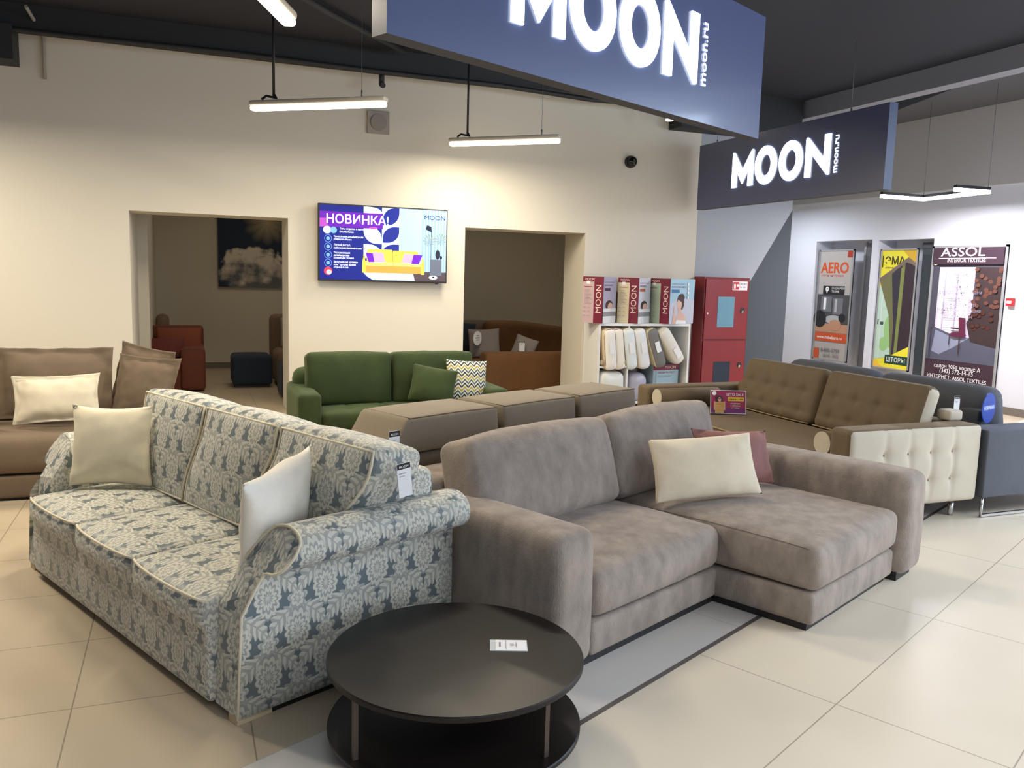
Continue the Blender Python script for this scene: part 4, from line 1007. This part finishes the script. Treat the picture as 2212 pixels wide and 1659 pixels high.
# ------------------------------------------------------------------ shelf unit with pillows and boxes
t = thing('shelf_unit', 'white open shelf unit holding pillows beside the fire cabinet', 'shelf', (4.755, 9.18, 0), 0)
SWd, SD = 1.31, .415
bm = BM(); box(bm, 0, .025, 0, SD, 0, 1.02); obj('side_panel', bm, m_white, t)
bm = BM(); box(bm, SWd-.025, SWd, 0, SD, 0, 1.02); obj('side_panel', bm, m_white, t)
bm = BM(); box(bm, 0, SWd, 0, SD, 1.02, 1.05); obj('top_panel', bm, m_white, t)
bm = BM(); box(bm, .025, SWd-.025, SD-.012, SD, 0, 1.02); obj('back_panel', bm, M('shelf_back', (206, 206, 202), .6), t)
for z in (.04, .50):
    bm = BM(); box(bm, .025, .42 if z > .3 else SWd-.025, 0.01, SD-.012, z, z+.025); obj('shelf_board', bm, m_white, t)
bm = BM(); box(bm, .42, .44, .02, SD-.012, .065, 1.02); obj('divider', bm, m_white, t)
pil = [('tan quilted memory pillow with white side, first from the left on the shelf', (212, 192, 160), (238, 234, 226), M('piping_dark', (96, 60, 60), .7), .03, -7, .0),
       ('pale pink and cream memory pillow, second from the left on the shelf', (216, 190, 180), (238, 232, 216), M('piping_dark', (96, 60, 60), .7), .155, -9, .03),
       ('cream memory pillow with pale blue side, third from the left on the shelf', (232, 224, 202), (222, 230, 232), m_piping, .31, -11, .03),
       ('cream memory pillow with white side and a red loop, fourth on the shelf', (234, 226, 206), (228, 230, 232), m_piping, .47, -14, .03),
       ('ribbed cream and grey memory pillow, fifth from the left on the shelf', (216, 206, 172), (122, 120, 118), M('piping_grey', (120, 118, 116), .7), .64, -22, .02),
       ('white memory pillow leaning to the right, last on the shelf', (226, 224, 216), (226, 222, 212), m_piping, .80, -36, .0)]
for i, (lb, c1, c2, pm, x, a, dy) in enumerate(pil):
    t2 = thing('memory_pillow', lb, 'pillow', (4.755+x+.09, 9.10+dy, .955), 0, 'memory pillows on the shelf unit')
    t2.rotation_euler = (R(3), R(a), 0)
    bm = soft(BM(), -.079, .079, .0, .38, -.49, .03, r=.055, crown=(.01, .01, .0, 0, 0, 0), n=10)
    for f in bm.faces:
        f.material_index = 1 if f.calc_center_median().y < .035 else 0
    obj('foam', bm, [M('pillow_cloth_%d' % i, c1, .9, var=.06, vscale=60, bump=.3, bscale=90), M('pillow_side_%d' % i, c2, .9)], t2)
    pts = []
    for k in range(28):
        q = 2*math.pi*k/28; cx = math.cos(q); sz = math.sin(q)
        pts.append((.076*math.copysign(abs(cx)**.6, cx), .028, -.23+.256*math.copysign(abs(sz)**.35, sz)))
    obj('piping', tube(BM(), pts, .003, closed=True), pm, t2)
    if i != 1:
        bm = BM(); box(bm, -.03, .035, -.012, -.010, -.28 if i < 5 else -.40, -.14 if i < 5 else -.26); obj('price_card', bm, m_paper, t2)
bm = soft(BM(), 4.79, 5.15, 9.16, 9.50, .529, .60, r=.03)
tag(obj('folded_pillow', bm, m_knit), 'folded tan quilted pillow lying under the first memory pillow', 'pillow')
tag(obj('wrapped_pillow', soft(BM(), 4.79, 5.16, 9.16, 9.52, .07, .45, r=.10, wob=.01), M('plastic_white', (222, 224, 220), .35)), 'white pillow in plastic on the lower left of the shelf unit', 'pillow')
tag(obj('wrapped_pillow', soft(BM(), 5.23, 5.50, 9.20, 9.55, .07, .42, r=.09, wob=.01), M('plastic_lilac', (172, 172, 190), .35)), 'lilac wrapped pillow beside the blue box in the shelf unit', 'pillow')
t = thing('bedding_box', 'pale blue box with a crimson top band inside the shelf unit', 'box', (5.57, 9.22, .066), R(6))
bm = BM(); box(bm, 0, .40, 0, .26, 0, .46); obj('carton', bm, M('carton_blue', (138, 160, 172), .4), t)
art('print', t, frame((0, -.0005, 0), (1, 0, 0), (0, 0, 1)), [('rect', 0, .39, .40, .46, 'c'), ('text', 'MOON', .18, .405, .055, 'w'), ('rect', .05, .01, .395, .385, 'b'), ('text', 'DREAM PROTECT', .07, .345, .034, 'c', dict(bold=.014)), ('rect', .07, .315, .30, .32, 'g'), ('rect', .07, .30, .28, .305, 'g'), ('poly', [(.12, .18), (.3, .22), (.38, .2), (.39, .1), (.25, .05)], 'l'), ('rect', .09, .05, .2, .055, 'g')],
    {'c': m_crim, 'w': G('cream', (206, 186, 170)), 'b': G('box_blue', (150, 176, 188)), 'g': G('box_ink', (104, 128, 140)), 'l': G('box_light', (176, 196, 204))})
bx = [('tall pillow box with a lilac front and pinkish side, leftmost on the shelf unit', 4.77, (196, 170, 174), (176, 172, 196), 'a', 36, .36, .28, 9.14),
      ('tall pillow box with a cream side panel, middle one on the shelf unit', 5.26, (222, 210, 178), (206, 206, 214), 'b', 36, .36, .28, 9.14),
      ('tall pillow box with a green side and a woman on the pale blue front', 5.68, (168, 184, 162), (160, 196, 212), 'c', 20, .50, .33, 9.095)]
for lb, x, cs, cf, kd, ag, wd, dp, yy in bx:
    t = thing('pillow_box', lb, 'box', (x, yy, 1.051), R(ag), 'pillow boxes on top of the shelf unit')
    hh = .565
    bm = BM(); box(bm, 0, wd, 0, dp, 0, hh); obj('carton', bm, m_crim, t)
    a_ = dp*.56
    SS = [('rect', 0, 0, a_, hh, 's'), ('rect', 0, hh-.062, dp, hh, 'c'), ('text', 'MOON', .03, hh-.046, .04, 'w'), ('rect', .05, hh-.09, .10, hh-.055, 'p'), ('rect', a_, 0, dp, hh, 'c'),
          ('text', 'MOON', dp-.025, .12, .105, 'w', dict(rot=math.pi/2, sx=1.05)), ('rect', .02, .44, .13, .447, 'r'), ('rect', .02, .40, .10, .403, 'g')]
    for k in range(9): SS.append(('rect', .03, .38-.018*k, .03+.06+.02*(k % 3), .383-.018*k, 'g'))
    for k in range(2):
        for q in range(3): SS.append(('rect', .02+.06*k, .19-.05*q, .05+.06*k, .194-.05*q, 'g'))
    art('side_print', t, frame((-.0005, dp, 0), (0, -1, 0), (0, 0, 1)), SS, {'s': G('side_'+kd, cs), 'c': m_crim, 'w': G('logo_cream', (232, 214, 206)), 'p': m_paper, 'r': G('ink_red', (150, 60, 60)), 'g': G('ink_soft', (140, 128, 124))})
    FS = [('rect', .004, 0, wd-.003, hh, 'f'), ('text', 'анатомическая подушка', .03, hh-.07, .022, 'i'), ('text', {'a': 'MOON SPA RELAX', 'b': 'MOON NEWAY', 'c': 'MOON GLORIA CLIMATE'}[kd], .03, hh-.11, .026, 'i2', dict(bold=.012)), ('rect', .03, hh-.17, .19, hh-.135, 'b')]
    if kd == 'c':
        FS += [('poly', [(.0, .0), (wd-.003, 0), (wd-.003, .30), (.2, .34), (.004, .25)], 'fl'), ('ell', .22, .27, .075, .105, 'h'), ('ell', .195, .24, .05, .075, 'sk'), ('poly', [(.10, 0), (.14, .09), (.20, .13), (.28, .13), (.34, .08), (.33, 0)], 'sk'), ('rect', .18, .10, .24, .19, 'sk'),
               ('poly', [(.06, 0), (.09, .22), (.11, .22), (.115, .0)], 'sk'), ('poly', [(.13, 0), (.15, .05), (.33, .04), (.35, 0)], 'w'), ('ell', .235, .33, .06, .05, 'h')] + [('ell', .36, .50-.055*k, .017, .022, 'w') for k in range(4)]
    else:
        FS += [('ell', .17, .22, .10, .06, 'h'), ('ell', .20, .20, .07, .05, 'sk'), ('rect', .004, .08, wd-.003, .17, 'gy'), ('rect', .004, 0, wd-.003, .085, 'w'), ('rect', .004, .14, wd-.003, .18, 'w')]
    FM = {'f': G('front_'+kd, cf), 'i': G('ink_lilac', (120, 100, 130)), 'i2': G('ink_plum', (96, 52, 86)), 'b': G('strip_'+kd, {'a': (58, 30, 60), 'b': (178, 96, 60), 'c': (44, 108, 154)}[kd]), 'h': G('hair_dark', (62, 40, 38) if kd == 'c' else (64, 42, 38)), 'sk': G('skin_b', (214, 176, 158)), 'w': m_white}
    if kd == 'c': FM['fl'] = G('front_grey', (190, 194, 206))
    else: FM['gy'] = G('pillow_grey', (150, 148, 152))
    art('front_print', t, frame((0, -.0005, 0), (1, 0, 0), (0, 0, 1)), FS, FM)

# ------------------------------------------------------------------ back rooms
t = thing('wall_picture', 'canvas picture of sun rays over a cloud in a dark blue sky', 'picture', (.56, 14.14, 1.30), 0)
bm = BM(); box(bm, 0, 1.25, 0, .04, 0, 1.10); obj('canvas', bm, M('canvas_edge', (60, 70, 84), .8), t)
def cloudpic():
    m, nt, b = new_mat('cloud_picture'); tc = nt.nodes.new('ShaderNodeTexCoord'); sp = nt.nodes.new('ShaderNodeSeparateXYZ'); nt.links.new(tc.outputs['Object'], sp.inputs[0])
    x = X(sp.outputs[0])/1.25; z = X(sp.outputs[2])/1.10
    nz = nt.nodes.new('ShaderNodeTexNoise'); nz.inputs['Scale'].default_value = 4.5; nz.inputs['Detail'].default_value = 8; nt.links.new(tc.outputs['Object'], nz.inputs['Vector'])
    n = X(nz.outputs['Fac'])-.5
    rx = x-.60; rz = z-.93; r = xsqrt(rx*rx+rz*rz*.9); th = xatan2(rx, rz)
    rays = xstep(.07+xabs(xsin(th*5.5))*.05-r, 2.6)
    dx = (x-.42)/.42; dz = (z-.22)/.30
    cl = xstep(1-xsqrt(dx*dx+dz*dz)+n*1.6, 5.); d2 = (x-.85)/.35; e2 = (z-.10)/.26
    cl2 = xstep(1-xsqrt(d2*d2+e2*e2)+n*1.5, 4.)
    c = mixc(nt, rays, col(18, 40, 66), col(206, 190, 150))
    c = mixc(nt, cl2*.8, c, col(132, 130, 132))
    sh = mixc(nt, xstep(n*2.0+(z-.24)*1.6, 2.), col(104, 106, 112), col(224, 214, 200))
    c = mixc(nt, cl, c, sh)
    nt.links.new(c, b.inputs['Base Color']); b.inputs['Roughness'].default_value = .7
    return m
bm = BM(); box(bm, 0, 1.25, -.0012, -.0002, 0, 1.10); obj('print', bm, cloudpic(), t)
t = thing('rust_sofa', 'rust coloured sofa end seen through the left doorway', 'sofa', (-.44, 11.45, 0), 0)
obj('armrest', soft(BM(), .42, .72, 0, 1.0, .02, .56, r=.05), m_rust, t)
obj('back_frame', soft(BM(), .02, .72, .80, 1.05, .02, .80, r=.05), m_rust, t)
obj('seat', soft(BM(), .02, .42, .0, .80, .02, .42, r=.04), m_rust, t)
pillow('scatter_cushion', 'rust quilted cushion standing highest on the rust sofa', M('light_rust_velvet', (118, 58, 34), .85, sheen=.3), (-.03, 11.85, .43), R(-90), R(14), .56, .38, .14, pinch=.04, seed=31)
pillow('scatter_cushion', 'dark rust quilted cushion in front on the rust sofa', M('dark_rust_velvet', (96, 40, 32), .85, sheen=.3), (-.22, 11.62, .43), R(-90), R(12), .50, .26, .14, pinch=.04, seed=33)
tag(obj('round_chair_back', soft(BM(), -.62+.28, -.16, 12.75, 13.0, .02, .93, r=.09), m_brownlin), 'dark brown rounded chair back behind the rust sofa', 'chair')
t = thing('ottoman', 'dark navy square ottoman on the floor of the left back room', 'ottoman', (.62, 11.75, 0), 0)
obj('upholstery', soft(BM(), 0, .52, 0, .55, .03, .43, r=.05, crown=(0, 0, 0, 0, 0, .02)), m_navyfab, t)
bm = BM(); box(bm, .04, .48, .04, .51, .001, .035); obj('plinth', bm, m_black, t)
t = thing('brown_armchair', 'brown sofa end behind the right edge of the left doorway', 'sofa', (1.17, 11.75, 0), 0)
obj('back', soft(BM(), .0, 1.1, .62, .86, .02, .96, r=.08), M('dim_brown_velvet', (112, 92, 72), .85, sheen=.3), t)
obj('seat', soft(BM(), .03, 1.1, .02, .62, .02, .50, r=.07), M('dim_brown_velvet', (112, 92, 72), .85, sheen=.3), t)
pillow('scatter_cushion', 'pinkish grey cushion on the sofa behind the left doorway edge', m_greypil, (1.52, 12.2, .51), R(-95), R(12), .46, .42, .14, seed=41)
tag(obj('pouf', soft(BM(), 1.14, 1.62, 10.62, 11.2, .005, .44, r=.05), m_navyfab), 'dark blue pouf just inside the left doorway', 'pouf')
# right back room
t = thing('mustard_sofa', 'mustard brown sofa with a round-topped back in the right back room', 'sofa', (3.75, 10.45, 0), R(0))
obj('armrest', soft(BM(), .0, 1.6, .02, .28, .02, .57, r=.05), m_mustard, t)
obj('seat', soft(BM(), -.35, 1.6, .28, 1.3, .02, .42, r=.05), m_mustard, t)
def rb(Q):
    Q = Q.copy(); q = max(0, (Q.x-.95)/.9); Q.z -= max(0, Q.z-.4)*.16*q*1.2; return Q
obj('back', soft(BM(), .42, 2.2, 1.25, 1.5, .02, .93, r=.12, deform=rb), m_mustard, t)
obj('back', soft(BM(), -.6, .42, 1.45, 1.65, .02, .60, r=.08), m_mustard, t)
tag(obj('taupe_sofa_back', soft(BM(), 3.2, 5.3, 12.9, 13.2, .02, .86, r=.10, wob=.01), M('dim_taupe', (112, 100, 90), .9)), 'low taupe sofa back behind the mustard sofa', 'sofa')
pillow('scatter_cushion', 'grey cushion with a white tag on the mustard sofa', m_greypil, (4.02, 11.25, .425), R(-100), R(12), .46, .42, .14, seed=51, roll=R(2))
pillow('scatter_cushion', 'navy cushion at the left edge of the right doorway', m_navyfab, (3.75, 11.75, .425), R(-95), R(12), .5, .50, .14, seed=52, roll=R(-8))
pillow('scatter_cushion', 'small grey cushion leaning behind the mustard arm', m_greypil, (4.45, 10.98, .425), R(-120), R(15), .34, .34, .14, seed=53, roll=R(-18))
price_tag('white price tag on the arm of the mustard sofa in the back room', (4.42, 10.84, .70), R(-95), 0, .08, .15)
t = thing('paper_badge', 'white round paper badge on the grey cushion in the right back room', 'badge', (3.84, 11.08, .72), 0)
bm = BM(); cyl(bm, (0, 0, 0), (.003, -.004, 0), .10, 28); obj('disc', bm, m_paper, t)
art('lettering', t, frame((.0034, -.0045, 0), (.8, .6, 0), (0, 0, 1)), [('rect', -.04, -.03, .04, -.02, 'k'), ('rect', -.05, 0, .05, .01, 'k'), ('rect', -.03, .03, .03, .04, 'k')], {'k': m_greyink})
